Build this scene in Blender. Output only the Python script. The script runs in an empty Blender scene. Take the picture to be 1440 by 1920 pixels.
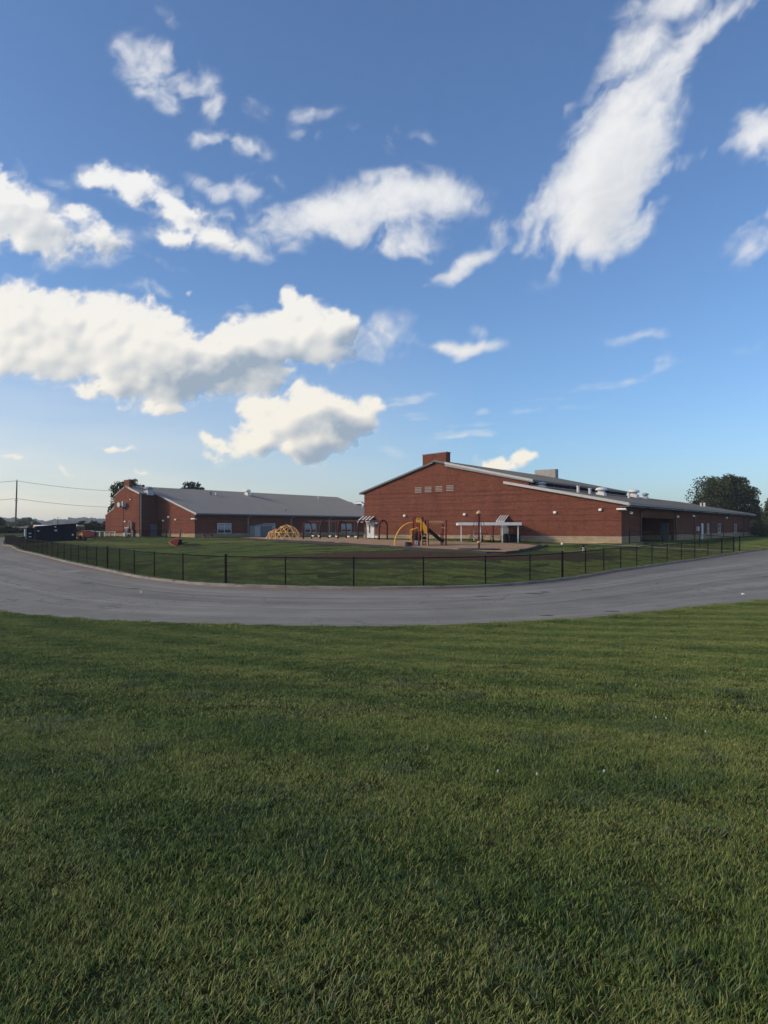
import bpy, bmesh, math, random
import numpy as np
from mathutils import Vector, Matrix
from mathutils.noise import noise as pnoise

random.seed(7)
rng = np.random.default_rng(7)
C = bpy.context.scene.collection
S = bpy.context.scene
R = math.radians
F = 1331.8          # focal length of the photograph in its own pixels
HY, CXP = 988.0, 720.0
EYE = 1.7
HAZE_DENSITY = 0.00024

# ---------------------------------------------------------------- camera, sky, sun, exposure
cam = bpy.data.objects.new('camera', bpy.data.cameras.new('camera'))
C.objects.link(cam)
cam.location = (0, 0, EYE)
cam.rotation_euler = (R(90), 0, 0)
cam.data.sensor_fit = 'VERTICAL'
cam.data.sensor_height = 34.6
cam.data.lens = 24
cam.data.shift_y = 28 / 1920
cam.data.clip_end = 9000
cam.data.clip_start = 0.1
S.camera = cam

SUN_AZ = Vector((-0.975, -0.22, 0)).normalized()     # horizontal direction towards the sun
SUN_EL = R(24)
w = bpy.data.worlds.new('World'); S.world = w; w.use_nodes = True
nt = w.node_tree; nt.nodes.clear()
sky = nt.nodes.new('ShaderNodeTexSky'); sky.sky_type = 'NISHITA'; sky.sun_disc = False
sky.sun_elevation = SUN_EL
sky.sun_rotation = math.atan2(SUN_AZ.x, SUN_AZ.y)
sky.altitude = 200; sky.air_density = 1.0; sky.dust_density = 1.2; sky.ozone_density = 6.0
bg = nt.nodes.new('ShaderNodeBackground'); bg.inputs[1].default_value = 0.15
wo = nt.nodes.new('ShaderNodeOutputWorld')
nt.links.new(sky.outputs[0], bg.inputs[0]); nt.links.new(bg.outputs[0], wo.inputs[0])
sl = bpy.data.lights.new('sun', 'SUN'); sl.energy = 2.3; sl.angle = R(9); sl.color = (1.0, 0.79, 0.56)
so = bpy.data.objects.new('sun', sl); C.objects.link(so)
sd = Vector((SUN_AZ.x*math.cos(SUN_EL), SUN_AZ.y*math.cos(SUN_EL), math.sin(SUN_EL)))
so.rotation_euler = (-sd).to_track_quat('-Z', 'Y').to_euler()
S.view_settings.view_transform = 'Standard'; S.view_settings.look = 'None'
S.view_settings.gamma = 1; S.view_settings.exposure = 0.2; S.view_settings.use_curve_mapping = False

# ---------------------------------------------------------------- helpers
def tag(o, label=None, cat=None, group=None, kind=None):
    if label: o['label'] = label
    if cat: o['category'] = cat
    if group: o['group'] = group
    if kind: o['kind'] = kind
    return o

def empty(name, loc, label, cat, rz=0.0, group=None):
    o = bpy.data.objects.new(name, None); C.objects.link(o)
    o.empty_display_size = 0.2
    o.location = loc; o.rotation_euler = (0, 0, rz)
    return tag(o, label, cat, group)

class MB:
    def __init__(s): s.v = []; s.f = []
    def add(s, vs, fs):
        n = len(s.v); s.v += [tuple(v) for v in vs]; s.f += [tuple(i+n for i in f) for f in fs]; return s
    def box(s, a, b):
        x0, y0, z0 = [min(p, q) for p, q in zip(a, b)]; x1, y1, z1 = [max(p, q) for p, q in zip(a, b)]
        return s.add([(x0,y0,z0),(x1,y0,z0),(x1,y1,z0),(x0,y1,z0),(x0,y0,z1),(x1,y0,z1),(x1,y1,z1),(x0,y1,z1)],
              [(0,3,2,1),(4,5,6,7),(0,1,5,4),(1,2,6,5),(2,3,7,6),(3,0,4,7)])
    def obox(s, c, size, rot=None):
        h = [q/2 for q in size]
        vs = [Vector((x*h[0], y*h[1], z*h[2])) for z in (-1,1) for y in (-1,1) for x in (-1,1)]
        if rot is not None: vs = [rot @ v for v in vs]
        vs = [v + Vector(c) for v in vs]
        return s.add(vs, [(0,2,3,1),(4,5,7,6),(0,1,5,4),(1,3,7,5),(3,2,6,7),(2,0,4,6)])
    def beam(s, p, q, w, h):
        p, q = Vector(p), Vector(q); d = q-p
        r = d.to_track_quat('X', 'Z').to_matrix()
        return s.obox((p+q)/2, (d.length, w, h), r)
    def tube(s, pts, r, n=8, caps=True):
        pts = [Vector(p) for p in pts]; N = len(pts)
        rs = r if isinstance(r, (list, tuple)) else [r]*N
        vs = []; fs = []
        prev = None
        for i, p in enumerate(pts):
            t = (pts[min(i+1, N-1)] - pts[max(i-1, 0)]).normalized()
            if prev is None:
                a = t.orthogonal().normalized()
            else:
                a = (prev - t*prev.dot(t)).normalized()
            prev = a; b = t.cross(a)
            for k in range(n):
                an = 2*math.pi*k/n
                vs.append(p + a*math.cos(an)*rs[i] + b*math.sin(an)*rs[i])
        for i in range(N-1):
            for k in range(n):
                fs.append((i*n+k, i*n+(k+1) % n, (i+1)*n+(k+1) % n, (i+1)*n+k))
        if caps:
            fs.append(tuple(reversed(range(n)))); fs.append(tuple((N-1)*n+k for k in range(n)))
        return s.add(vs, fs)
    def lathe(s, prof, c=(0,0,0), n=16):
        vs = []; fs = []; m = len(prof)
        for r, z in prof:
            for k in range(n):
                a = 2*math.pi*k/n; vs.append((c[0]+r*math.cos(a), c[1]+r*math.sin(a), c[2]+z))
        for i in range(m-1):
            for k in range(n): fs.append((i*n+k, i*n+(k+1) % n, (i+1)*n+(k+1) % n, (i+1)*n+k))
        fs.append(tuple(reversed(range(n)))); fs.append(tuple((m-1)*n+k for k in range(n)))
        return s.add(vs, fs)
    def prism(s, poly, lo, hi, axis='y'):
        # poly: list of 2D points; extruded along axis ('y': (x,z) ; 'x': (y,z) ; 'z': (x,y))
        n = len(poly)
        def P(p, t):
            if axis == 'y': return (p[0], t, p[1])
            if axis == 'x': return (t, p[0], p[1])
            return (p[0], p[1], t)
        vs = [P(p, lo) for p in poly] + [P(p, hi) for p in poly]
        fs = [tuple(range(n)), tuple(reversed(range(n, 2*n)))]
        for i in range(n): fs.append((i, i+n, (i+1) % n + n, (i+1) % n))
        return s.add(vs, fs)
    def mesh(s, name, mat, smooth=False):
        m = bpy.data.meshes.new(name); m.from_pydata(s.v, [], s.f); m.update()
        bm = bmesh.new(); bm.from_mesh(m); bmesh.ops.recalc_face_normals(bm, faces=bm.faces)
        bm.to_mesh(m); bm.free()
        if mat: m.materials.append(mat)
        if smooth: m.polygons.foreach_set('use_smooth', [True]*len(m.polygons))
        return m
    def build(s, name, mat, parent=None, loc=(0,0,0), rz=0, smooth=False, kind=None, label=None):
        o = bpy.data.objects.new(name, s.mesh(name, mat, smooth)); C.objects.link(o)
        o.location = loc; o.rotation_euler = (0, 0, rz)
        if parent: o.parent = parent
        if kind: o['kind'] = kind
        if label: o['label'] = label
        return o

def inst(name, me, parent=None, loc=(0,0,0), rz=0, sc=None):
    o = bpy.data.objects.new(name, me); C.objects.link(o); o.location = loc; o.rotation_euler = (0, 0, rz)
    if sc: o.scale = sc
    if parent: o.parent = parent
    return o

def copy_tree(o, parent=None):
    c = o.copy(); C.objects.link(c)
    if parent: c.parent = parent
    for ch in list(o.children): copy_tree(ch, c)
    return c

# ---------------------------------------------------------------- materials
def nodes(name):
    m = bpy.data.materials.new(name); m.use_nodes = True
    t = m.node_tree; b = t.nodes['Principled BSDF']
    return m, t, b
def N(t, ty, **kw):
    n = t.nodes.new(ty)
    for k, v in kw.items(): setattr(n, k, v)
    return n
def L(t, a, b): t.links.new(a, b)
def math_(t, op, a, b=None, c=None, clamp=False):
    n = N(t, 'ShaderNodeMath', operation=op); n.use_clamp = clamp
    for i, v in enumerate((a, b, c)):
        if v is None: continue
        if isinstance(v, (int, float)): n.inputs[i].default_value = v
        else: L(t, v, n.inputs[i])
    return n.outputs[0]
def mixc(t, fac, a, b, blend='MIX'):
    n = N(t, 'ShaderNodeMix', data_type='RGBA', blend_type=blend)
    for i, v in ((0, fac), (6, a), (7, b)):
        if isinstance(v, (int, float)): n.inputs[i].default_value = v
        elif isinstance(v, tuple): n.inputs[i].default_value = (*v, 1) if len(v) == 3 else v
        else: L(t, v, n.inputs[i])
    return n.outputs[2]
def noise(t, vec, scale, detail=4, rough=0.55, dist=0):
    n = N(t, 'ShaderNodeTexNoise'); n.inputs['Scale'].default_value = scale
    n.inputs['Detail'].default_value = detail; n.inputs['Roughness'].default_value = rough
    n.inputs['Distortion'].default_value = dist
    if vec is not None: L(t, vec, n.inputs['Vector'])
    return n.outputs['Fac']
def ramp(t, fac, stops):
    n = N(t, 'ShaderNodeValToRGB'); L(t, fac, n.inputs[0]); e = n.color_ramp.elements
    while len(e) < len(stops): e.new(0.5)
    for el, (p, c) in zip(e, stops):
        el.position = p; el.color = (*c, 1) if isinstance(c, tuple) else (c, c, c, 1)
    return n.outputs[0]
def geopos(t): return N(t, 'ShaderNodeNewGeometry').outputs['Position']
def objco(t): return N(t, 'ShaderNodeTexCoord').outputs['Object']
def bump(t, b, h, strength=0.3, dist=0.02):
    n = N(t, 'ShaderNodeBump'); n.inputs['Strength'].default_value = strength; n.inputs['Distance'].default_value = dist
    L(t, h, n.inputs['Height']); L(t, n.outputs[0], b.inputs['Normal'])

def plain(name, col, rough=0.5, metal=0.0, var=0.25, scale=3.0, spec=None):
    m, t, b = nodes(name)
    p = objco(t)
    n1 = noise(t, p, scale, 5); n2 = noise(t, p, scale*9, 3)
    k = math_(t, 'ADD', math_(t, 'MULTIPLY', n1, 0.7), math_(t, 'MULTIPLY', n2, 0.3))
    dark = tuple(c*(1-var) for c in col); lite = tuple(min(1, c*(1+var)) for c in col)
    L(t, ramp(t, k, [(0.3, dark), (0.7, lite)]), b.inputs['Base Color'])
    b.inputs['Roughness'].default_value = rough; b.inputs['Metallic'].default_value = metal
    if spec is not None: b.inputs['Specular IOR Level'].default_value = spec
    return m

def brick_mat(name, c1, c2, mortar, w=0.2, h=0.072, bw=0.35):
    m, t, b = nodes(name)
    o = N(t, 'ShaderNodeSeparateXYZ'); L(t, objco(t), o.inputs[0])
    cb = N(t, 'ShaderNodeCombineXYZ')
    L(t, math_(t, 'ADD', o.outputs[0], o.outputs[1]), cb.inputs[0]); L(t, o.outputs[2], cb.inputs[1])
    br = N(t, 'ShaderNodeTexBrick'); L(t, cb.outputs[0], br.inputs['Vector'])
    br.inputs['Color1'].default_value = (*c1, 1); br.inputs['Color2'].default_value = (*c2, 1)
    br.inputs['Mortar'].default_value = (*mortar, 1); br.inputs['Scale'].default_value = 1
    br.inputs['Mortar Size'].default_value = 0.006; br.inputs['Brick Width'].default_value = w
    br.inputs['Row Height'].default_value = h; br.inputs['Mortar Smooth'].default_value = 0.2
    # uneven courses: rows of darker and lighter firing, weather streaks and blotches
    mp = N(t, 'ShaderNodeMapping'); mp.inputs['Scale'].default_value = (0.35, 3.2, 1); L(t, cb.outputs[0], mp.inputs[0])
    n1 = noise(t, mp.outputs[0], 1.0, 5, 0.6)
    mp3 = N(t, 'ShaderNodeMapping'); mp3.inputs['Scale'].default_value = (1.6, 7.5, 1); L(t, cb.outputs[0], mp3.inputs[0])
    n3 = noise(t, mp3.outputs[0], 1.0, 3, 0.7)
    mp2 = N(t, 'ShaderNodeMapping'); mp2.inputs['Scale'].default_value = (0.9, 0.12, 1); L(t, cb.outputs[0], mp2.inputs[0])
    n2 = noise(t, mp2.outputs[0], 1.0, 4, 0.6)
    k = math_(t, 'ADD', math_(t, 'MULTIPLY', n1, 0.4), math_(t, 'ADD', math_(t, 'MULTIPLY', n2, 0.3), math_(t, 'MULTIPLY', n3, 0.3)))
    col = mixc(t, 1.0, br.outputs[0], ramp(t, k, [(0.3, 0.50), (0.5, 0.95), (0.72, 1.35)]), 'MULTIPLY')
    L(t, col, b.inputs['Base Color']); b.inputs['Roughness'].default_value = 0.95; b.inputs['Specular IOR Level'].default_value = 0.12
    bump(t, b, br.outputs['Fac'], -0.4, 0.01)
    return m

M = {}
M['brick'] = brick_mat('red_brick', (0.200,0.064,0.038), (0.135,0.043,0.028), (0.16,0.092,0.06))
M['brick_dark'] = brick_mat('dark_course_and_shaded_brick', (0.135,0.042,0.03), (0.11,0.034,0.026), (0.13,0.08,0.06), w=0.07, h=0.2)
M['block'] = brick_mat('tan_split_block', (0.42,0.32,0.19), (0.34,0.26,0.155), (0.24,0.19,0.12), w=0.4, h=0.2)
M['roof_metal'] = plain('grey_seam_metal', (0.18,0.183,0.178), 0.5, 0.15, 0.12, 0.6)
M['roof_dark'] = plain('charcoal_roof', (0.075,0.083,0.09), 0.55, 0.0, 0.2, 0.5)
M['trim'] = plain('pale_grey_trim', (0.42,0.41,0.39), 0.5, 0, 0.15)
M['white'] = plain('white_paint', (0.72,0.70,0.66), 0.5, 0, 0.12)
M['gutter'] = plain('grey_gutter', (0.16,0.17,0.18), 0.45, 0.2, 0.15)
M['downspout'] = plain('brown_downspout', (0.13,0.065,0.05), 0.5, 0, 0.15)
M['greydoor'] = plain('grey_door_paint', (0.12,0.145,0.17), 0.5, 0, 0.12)
M['galv'] = plain('galvanised_steel', (0.33,0.35,0.37), 0.45, 0.4, 0.2)
M['black'] = plain('black_coated_steel', (0.006,0.0065,0.007), 0.8, 0, 0.3, spec=.15)
M['navy'] = plain('navy_paint', (0.006,0.010,0.022), 0.8, 0, 0.35, 1.2, spec=.15)
M['yellow'] = plain('yellow_play_plastic', (0.80,0.40,0.025), 0.45, 0, 0.12)
M['tanplay'] = plain('tan_coated_steel', (0.52,0.36,0.16), 0.5, 0, 0.12)
M['climber'] = plain('climber_yellow_paint', (0.78,0.44,0.12), 0.5, 0, 0.12)
M['maroon'] = plain('maroon_coated_steel', (0.075,0.015,0.012), 0.6, 0, 0.2, spec=.2)
M['redpost'] = plain('red_coated_steel', (0.16,0.022,0.014), 0.6, 0, 0.2, spec=.2)
M['wood'] = plain('brown_stained_wood', (0.12,0.06,0.04), 0.8, 0, 0.3, 5)
M['timber'] = plain('black_border_timber', (0.022,0.02,0.019), 0.8, 0, 0.4, 4)
M['table'] = plain('tan_table_top', (0.42,0.30,0.20), 0.6, 0, 0.15)
M['rubber'] = plain('dark_rubber_mat', (0.05,0.043,0.04), 0.9, 0, 0.2, 2)
M['rope'] = plain('red_rope', (0.16,0.035,0.03), 0.8, 0, 0.2)
M['pole'] = plain('weathered_pole_wood', (0.11,0.09,0.07), 0.9, 0, 0.3, 2)
M['wire'] = plain('black_cable', (0.03,0.03,0.03), 0.6, 0, 0.1)
M['bus'] = plain('bus_orange', (0.55,0.20,0.02), 0.4, 0, 0.1)
M['red'] = plain('faded_red_plastic', (0.20,0.022,0.014), 0.8, 0, 0.25)
M['orange'] = plain('orange_edging', (0.60,0.22,0.05), 0.5, 0, 0.15)
M['tyre'] = plain('tyre_rubber', (0.015,0.015,0.015), 0.9, 0, 0.2)
M['conc'] = plain('pale_concrete', (0.33,0.31,0.27), 0.9, 0, 0.2, 2)
M['kerb'] = plain('weathered_kerb_concrete', (0.21,0.185,0.155), 0.95, 0, 0.35, 1.5)
M['bark'] = plain('bark', (0.06,0.045,0.035), 0.95, 0, 0.4, 4)
M['louvre'] = plain('weathered_louvre', (0.24,0.19,0.16), 0.7, 0, 0.2)

m, t, b = nodes('window_glass'); b.inputs['Base Color'].default_value = (0.02,0.03,0.035,1)
b.inputs['Roughness'].default_value = 0.08; b.inputs['Specular IOR Level'].default_value = 0.8; M['glass'] = m
m, t, b = nodes('window_blind'); b.inputs['Base Color'].default_value = (0.40,0.42,0.42,1)
wv = N(t, 'ShaderNodeTexWave', bands_direction='Z'); L(t, objco(t), wv.inputs[0]); wv.inputs['Scale'].default_value = 6
L(t, ramp(t, wv.outputs[0], [(0, (0.22,0.24,0.25)), (1, (0.48,0.50,0.50))]), b.inputs['Base Color']); M['blind'] = m
m, t, b = nodes('lamp_lens'); b.inputs['Base Color'].default_value = (0.8,0.75,0.65,1)
b.inputs['Emission Color'].default_value = (1,0.85,0.62,1); b.inputs['Emission Strength'].default_value = .25; M['lens'] = m

def leaf_mat(name, c1, c2, trans=0.15):
    m, t, b = nodes(name)
    p = geopos(t)
    k = math_(t, 'ADD', math_(t, 'MULTIPLY', noise(t, p, 0.5, 3), 0.5), math_(t, 'MULTIPLY', noise(t, p, 3.5, 2), 0.5))
    L(t, ramp(t, k, [(0.35, c1), (0.65, c2)]), b.inputs['Base Color'])
    b.inputs['Roughness'].default_value = 0.7; b.inputs['Specular IOR Level'].default_value = 0.2
    if trans:
        b.inputs['Transmission Weight'].default_value = 0.0
    return m
M['leaf_dark'] = leaf_mat('dark_green_leaves', (0.020,0.031,0.012), (0.056,0.074,0.026))
M['leaf_mid'] = leaf_mat('mid_green_leaves', (0.03,0.05,0.018), (0.065,0.085,0.03))
M['leaf_far'] = leaf_mat('far_woods_leaves', (0.025,0.04,0.018), (0.05,0.07,0.025))
M['hedge'] = leaf_mat('hedge_leaves', (0.014,0.022,0.010), (0.03,0.042,0.016))

# ---------------------------------------------------------------- terrain height
ctrl = [(0,-6,.15),(-15,-2,.12),(15,-2,.12),(0,0,.1),(-6,5,.02),(6,5,.02),(0,5,0.02),(0,10,-.32),(-8,11,-.38),(9,12,-.42),(-9,16,-.72),(9,17.5,-.75),
 (0,15.5,-.78),(-30,10,-.3),(35,15,-.3),
 (-12,22.2,-.96),(0,19,-.97),(6.3,21,-.97),(13.7,25.3,-.93),(-22,45,-.97),(-22.7,51.5,-.97),(-42,81,-.97),(-54,101,-.95),(-50,74,-.97),
 (-12,34,-.97),(-5,31,-.97),(4,31,-.97),(9,36,-.97),(16,45,-.94),(25,56,-.82),(32,62.5,-.60),(36,65,-.5),(50,76,-.35),(34,41,-.75),(48,54,-.55),
 (0,40,-.75),(-12,48,-.80),(-28,70,-.82),(10,44,-.75),(0,50,-.52),(10,57,-.38),(-10,66,-.5),(0,62,-.27),(8,66,-.12),(6,73,.12),(12,74,.08),
 (0,82,.2),(-10,95,.05),(-2.5,88,.33),(10,78,.33),(16,75,.08),(23.4,69,0),(28,64.5,-.30),(-20,95,-.2),(-24,120,0.02),(-10,140,0),(-30,113,.03),(-40,114,.1),(-48,120,.15),
 (-43,93,-.36),(-52,105,-.5),(-58,112,-.6),(-70,140,.5),(-95,150,.5),(-90,110,-.5),(68,132,0),(60,100,-.05),(45,90,-.1),(90,140,0.1),(90,100,0),
 (-150,250,1.0),(-60,240,.6),(60,240,0.4),(160,220,0.3),(-400,500,0.5),(0,500,0.3),(400,500,0.3),(-500,0,0),(500,0,0),(0,-500,0),(-120,-60,0),(120,-60,0),
 (0,2200,0),(2200,0,0),(-2200,0,0),(0,-2200,0),(1600,1600,0),(-1600,1600,0)]
cp = np.array(ctrl, float)
def _phi(r2): return np.where(r2 > 1e-9, r2*np.log(r2+1e-12)*0.5, 0.0)
_n = len(cp); _A = np.zeros((_n+3, _n+3))
_d2 = ((cp[:, None, :2]-cp[None, :, :2])**2).sum(-1)
_A[:_n, :_n] = _phi(_d2) + np.eye(_n)*8.0
_A[:_n, _n] = 1; _A[:_n, _n+1:_n+3] = cp[:, :2]; _A[_n, :_n] = 1; _A[_n+1:, :_n] = cp[:, :2].T
_W = np.linalg.solve(_A, np.concatenate([cp[:, 2], [0, 0, 0]]))
def base_z(x, y):
    x = np.asarray(x, float); y = np.asarray(y, float); sh = np.broadcast(x, y).shape
    X = np.broadcast_to(x, sh).ravel(); Y = np.broadcast_to(y, sh).ravel(); out = np.empty(X.size)
    for i in range(0, X.size, 20000):
        d2 = (X[i:i+20000, None]-cp[None, :, 0])**2 + (Y[i:i+20000, None]-cp[None, :, 1])**2
        out[i:i+20000] = _phi(d2) @ _W[:_n] + _W[_n] + _W[_n+1]*X[i:i+20000] + _W[_n+2]*Y[i:i+20000]
    return out.reshape(sh)
def gz(x, y): return float(base_z(x, y))
def ray(px, d): return (px-CXP)/F*d
def hit(px, py):
    """ground point seen at a measured spot of the photograph"""
    d = 60.0
    k = (py-HY)/F
    for _ in range(60):
        z = gz(ray(px, d), d); nd = (EYE-z)/k; d += (nd-d)*0.35
    return Vector((ray(px, d), d, gz(ray(px, d), d)))
def at(px, d): x = ray(px, d); return Vector((x, d, gz(x, d)))

def resample(pts, step):
    """smooth (Catmull-Rom) path resampled at equal arc length"""
    P = [np.array(p[:2], float) for p in pts]; P = [2*P[0]-P[1]] + P + [2*P[-1]-P[-2]]
    o = []
    for i in range(1, len(P)-2):
        for k in range(24):
            t = k/24; a, b_, c, d = P[i-1], P[i], P[i+1], P[i+2]
            o.append(0.5*((2*b_)+(-a+c)*t+(2*a-5*b_+4*c-d)*t*t+(-a+3*b_-3*c+d)*t**3))
    o.append(P[-2]); o = np.array(o)
    s = np.concatenate([[0], np.cumsum(np.linalg.norm(np.diff(o, axis=0), axis=1))])
    n = max(2, int(round(s[-1]/step))+1); q = np.linspace(0, s[-1], n)
    return np.stack([np.interp(q, s, o[:, 0]), np.interp(q, s, o[:, 1])], 1)

def unproj(px, py, z): d = (EYE-z)*F/(py-HY); return (ray(px, d), d)
kerb_px = [(33,1032,-.97),(80,1044,-.97),(133,1057,-.97),(180,1068,-.97),(250,1083,-.97),(317,1092,-.97),(383,1098,-.97),
 (473,1102,-.97),(600,1104.5,-.97),(720,1105,-.97),(857,1103,-.97),(960,1098,-.97),(1060,1088,-.96),(1120,1079,-.95),(1166,1071,-.94),(1240,1060,-.92),
 (1324,1048,-.82),(1367,1042,-.72),(1401,1037,-.62),(1440,1033,-.53)]
kerb_ctrl = [(-66,124),(-60,112),(-54.5,101.5)] + [unproj(*p) for p in kerb_px] + [(50,76),(66,86)]
near_ctrl = [(-110,112),(-92,104),(-66,92),(-52,72),(-38,50),(-26,36),(-18,27.5),(-12,22.2)] + [unproj(px, py, -.97) for px, py in ((100,1158.5),(200,1167),(480,1175),(743,1175.5),(960,1167))] + \
    [unproj(1120,1157,-.96), unproj(1326,1137,-.95), unproj(1440,1125,-.93), (22,31), (34,40.5), (48,52), (70,66)]
kerb = resample(kerb_ctrl, 0.5); near = resample(near_ctrl, 0.5)
road_poly = np.concatenate([kerb, near[::-1]])
def inpoly(x, y, poly):
    x = np.asarray(x, float); y = np.asarray(y, float); c = np.zeros(x.shape, bool)
    xs, ys = poly[:, 0], poly[:, 1]; j = len(poly)-1
    for i in range(len(poly)):
        if ys[i] != ys[j]:
            cond = ((ys[i] > y) != (ys[j] > y)) & (x < (xs[j]-xs[i])*(y-ys[i])/(ys[j]-ys[i])+xs[i])
            c ^= cond
        j = i
    return c
def dist_to(x, y, path):
    X = np.asarray(x, float).ravel(); Y = np.asarray(y, float).ravel(); o = np.empty(X.size)
    for i in range(0, X.size, 20000):
        o[i:i+20000] = np.sqrt(((X[i:i+20000, None]-path[None, :, 0])**2+(Y[i:i+20000, None]-path[None, :, 1])**2).min(1))
    return o.reshape(np.shape(x))

# ---------------------------------------------------------------- ground sheet
EDGE_IN = 0.10
def ground_z(x, y):
    z = base_z(x, y); inside = inpoly(x, y, road_poly)
    dk = dist_to(x, y, kerb); dn = dist_to(x, y, near)
    field = (~inside) & (dk < dn)
    z = z + np.where(field, EDGE_IN*np.clip((16-dk)/10, 0, 1), 0)
    z = z - np.where(inside & (dn > 0.7), 0.2, 0) - np.where(inside & (dn <= 0.7) & (dk > 2), 0.0, 0)
    z = z - np.where((field | inside) & (dk < 0.9), 0.3, 0)
    return z
def fieldz(x, y):
    """surface height on the grass inside the kerb"""
    dk = float(dist_to(np.array([x]), np.array([y]), kerb)[0]); return gz(x, y) + EDGE_IN*min(1, max(0, (16-dk)/10))

rad = np.concatenate([[0.0], np.geomspace(0.8, 14, 46), np.linspace(14.3, 36, 74), np.geomspace(36.6, 160, 150), np.geomspace(165, 2100, 46)])
ang = np.concatenate([np.linspace(R(50), R(130), 260), np.linspace(R(130), R(410), 92)[1:-1]])
RR, AA = np.meshgrid(rad[1:], ang, indexing='ij')
GX, GY = RR*np.cos(AA), RR*np.sin(AA)
GZ = ground_z(GX, GY)
lump = np.array([pnoise(Vector((a*0.55, b_*0.55, 0)))*0.02 + pnoise(Vector((a*0.16, b_*0.16, 3)))*0.05 if (a*a+b_*b_) < 8000 else 0 for a, b_ in zip(GX.ravel(), GY.ravel())]).reshape(GX.shape)
GZ = GZ - 0.022*np.clip((dist_to(GX, GY, near)-0.3)/1.0, 0, 1)*np.where(inpoly(GX, GY, road_poly), 0, 1)*(GY < 40) + lump*np.clip((dist_to(GX, GY, near)-0.4)/4, 0, 1)*np.clip((dist_to(GX, GY, kerb)-2.5)/6, 0, 1)*np.where(inpoly(GX, GY, road_poly), 0, 1)*np.clip((RR-1)/3, 0, 1)
nr, na = GX.shape
verts = [(0, 0, gz(0, 0))] + list(zip(GX.ravel().tolist(), GY.ravel().tolist(), GZ.ravel().tolist()))
faces = []
for k in range(na): faces.append((0, 1+k, 1+(k+1) % na))
for i in range(nr-1):
    for k in range(na):
        a = 1+i*na+k; b2 = 1+i*na+(k+1) % na; faces.append((a, a+na, b2+na, b2))

def ellipse_mask(t, p, c, rx, ry, rot, soft=0.5, warp=None):
    mp = N(t, 'ShaderNodeMapping', vector_type='TEXTURE')
    mp.inputs['Location'].default_value = (c[0], c[1], 0); mp.inputs['Rotation'].default_value = (0, 0, rot)
    mp.inputs['Scale'].default_value = (rx, ry, 1000); L(t, p, mp.inputs[0])
    ln = N(t, 'ShaderNodeVectorMath', operation='LENGTH'); L(t, mp.outputs[0], ln.inputs[0])
    v = math_(t, 'SUBTRACT', 1.0, ln.outputs['Value'])
    if warp is not None: v = math_(t, 'ADD', v, warp)
    return math_(t, 'DIVIDE', v, soft, clamp=True)
# bare red earth and sunlit yellow grass put into the colour, where the photograph shows them: centre, radii, turn
_a = hit(735, 1040); _b = hit(985, 1046); _c = hit(235, 1021); _d = hit(620,1046); _e = hit(830,1043); _f = hit(430,1016); _g = hit(1090,1040)
BARE = [((_a.x-1, _a.y-.5), 11.0, 7.5, 0), ((_b.x, _b.y-1), 8.0, 3.6, 0.3), ((_e.x, _e.y-1), 7.0, 5.0, 0.1), ((_g.x, _g.y), 3.0, 1.8, 0)]
LIT_GRASS = [((_c.x, _c.y), 14, 4.0, -0.6), ((_f.x, _f.y), 10, 4, -.5)]  # yellow strips: sunlight on the field put into the grass colour
def ground_material(name):
    m, t, b = nodes(name)
    p = geopos(t)
    n1 = noise(t, p, 0.22, 4); n2 = noise(t, p, 2.2, 6, 0.65); n3 = noise(t, p, 28, 3)
    k = math_(t, 'ADD', math_(t, 'MULTIPLY', n1, 0.4), math_(t, 'ADD', math_(t, 'MULTIPLY', n2, 0.4), math_(t, 'MULTIPLY', n3, 0.2)))
    col = ramp(t, k, [(0.34, (0.020,0.026,0.009)), (0.5, (0.040,0.052,0.014)), (0.66, (0.070,0.076,0.024))])
    wp = math_(t, 'MULTIPLY', math_(t, 'SUBTRACT', noise(t, p, 0.5, 6, 0.7), 0.5), 2.4)
    wp2 = math_(t, 'MULTIPLY', math_(t, 'SUBTRACT', noise(t, p, 0.3, 5, 0.65), 0.5), 1.6)
    soil = ramp(t, n2, [(0.35, (0.038,0.016,0.010)), (0.65, (0.10,0.044,0.026))])
    for c, rx, ry, ro in LIT_GRASS:
        col = mixc(t, math_(t, 'MULTIPLY', ellipse_mask(t, p, c, rx, ry, ro, 0.8, wp2), 0.75), col, (0.22,0.19,0.055))
    for c, rx, ry, ro in BARE:
        col = mixc(t, math_(t, 'MULTIPLY', ellipse_mask(t, p, c, rx, ry, ro, 0.7, wp), 0.9), col, soil)
    L(t, col, b.inputs['Base Color']); b.inputs['Roughness'].default_value = 1.0; b.inputs['Specular IOR Level'].default_value = 0.1
    bump(t, b, math_(t, 'ADD', n2, math_(t, 'MULTIPLY', n3, 0.4)), 0.9, 0.06)
    return m
M['ground'] = ground_material('lawn_ground')
me = bpy.data.meshes.new('ground'); me.from_pydata(verts, [], faces); me.materials.append(M['ground'])
me.polygons.foreach_set('use_smooth', [True]*len(me.polygons))
ground = bpy.data.objects.new('ground', me); C.objects.link(ground); tag(ground, kind='structure')

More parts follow.
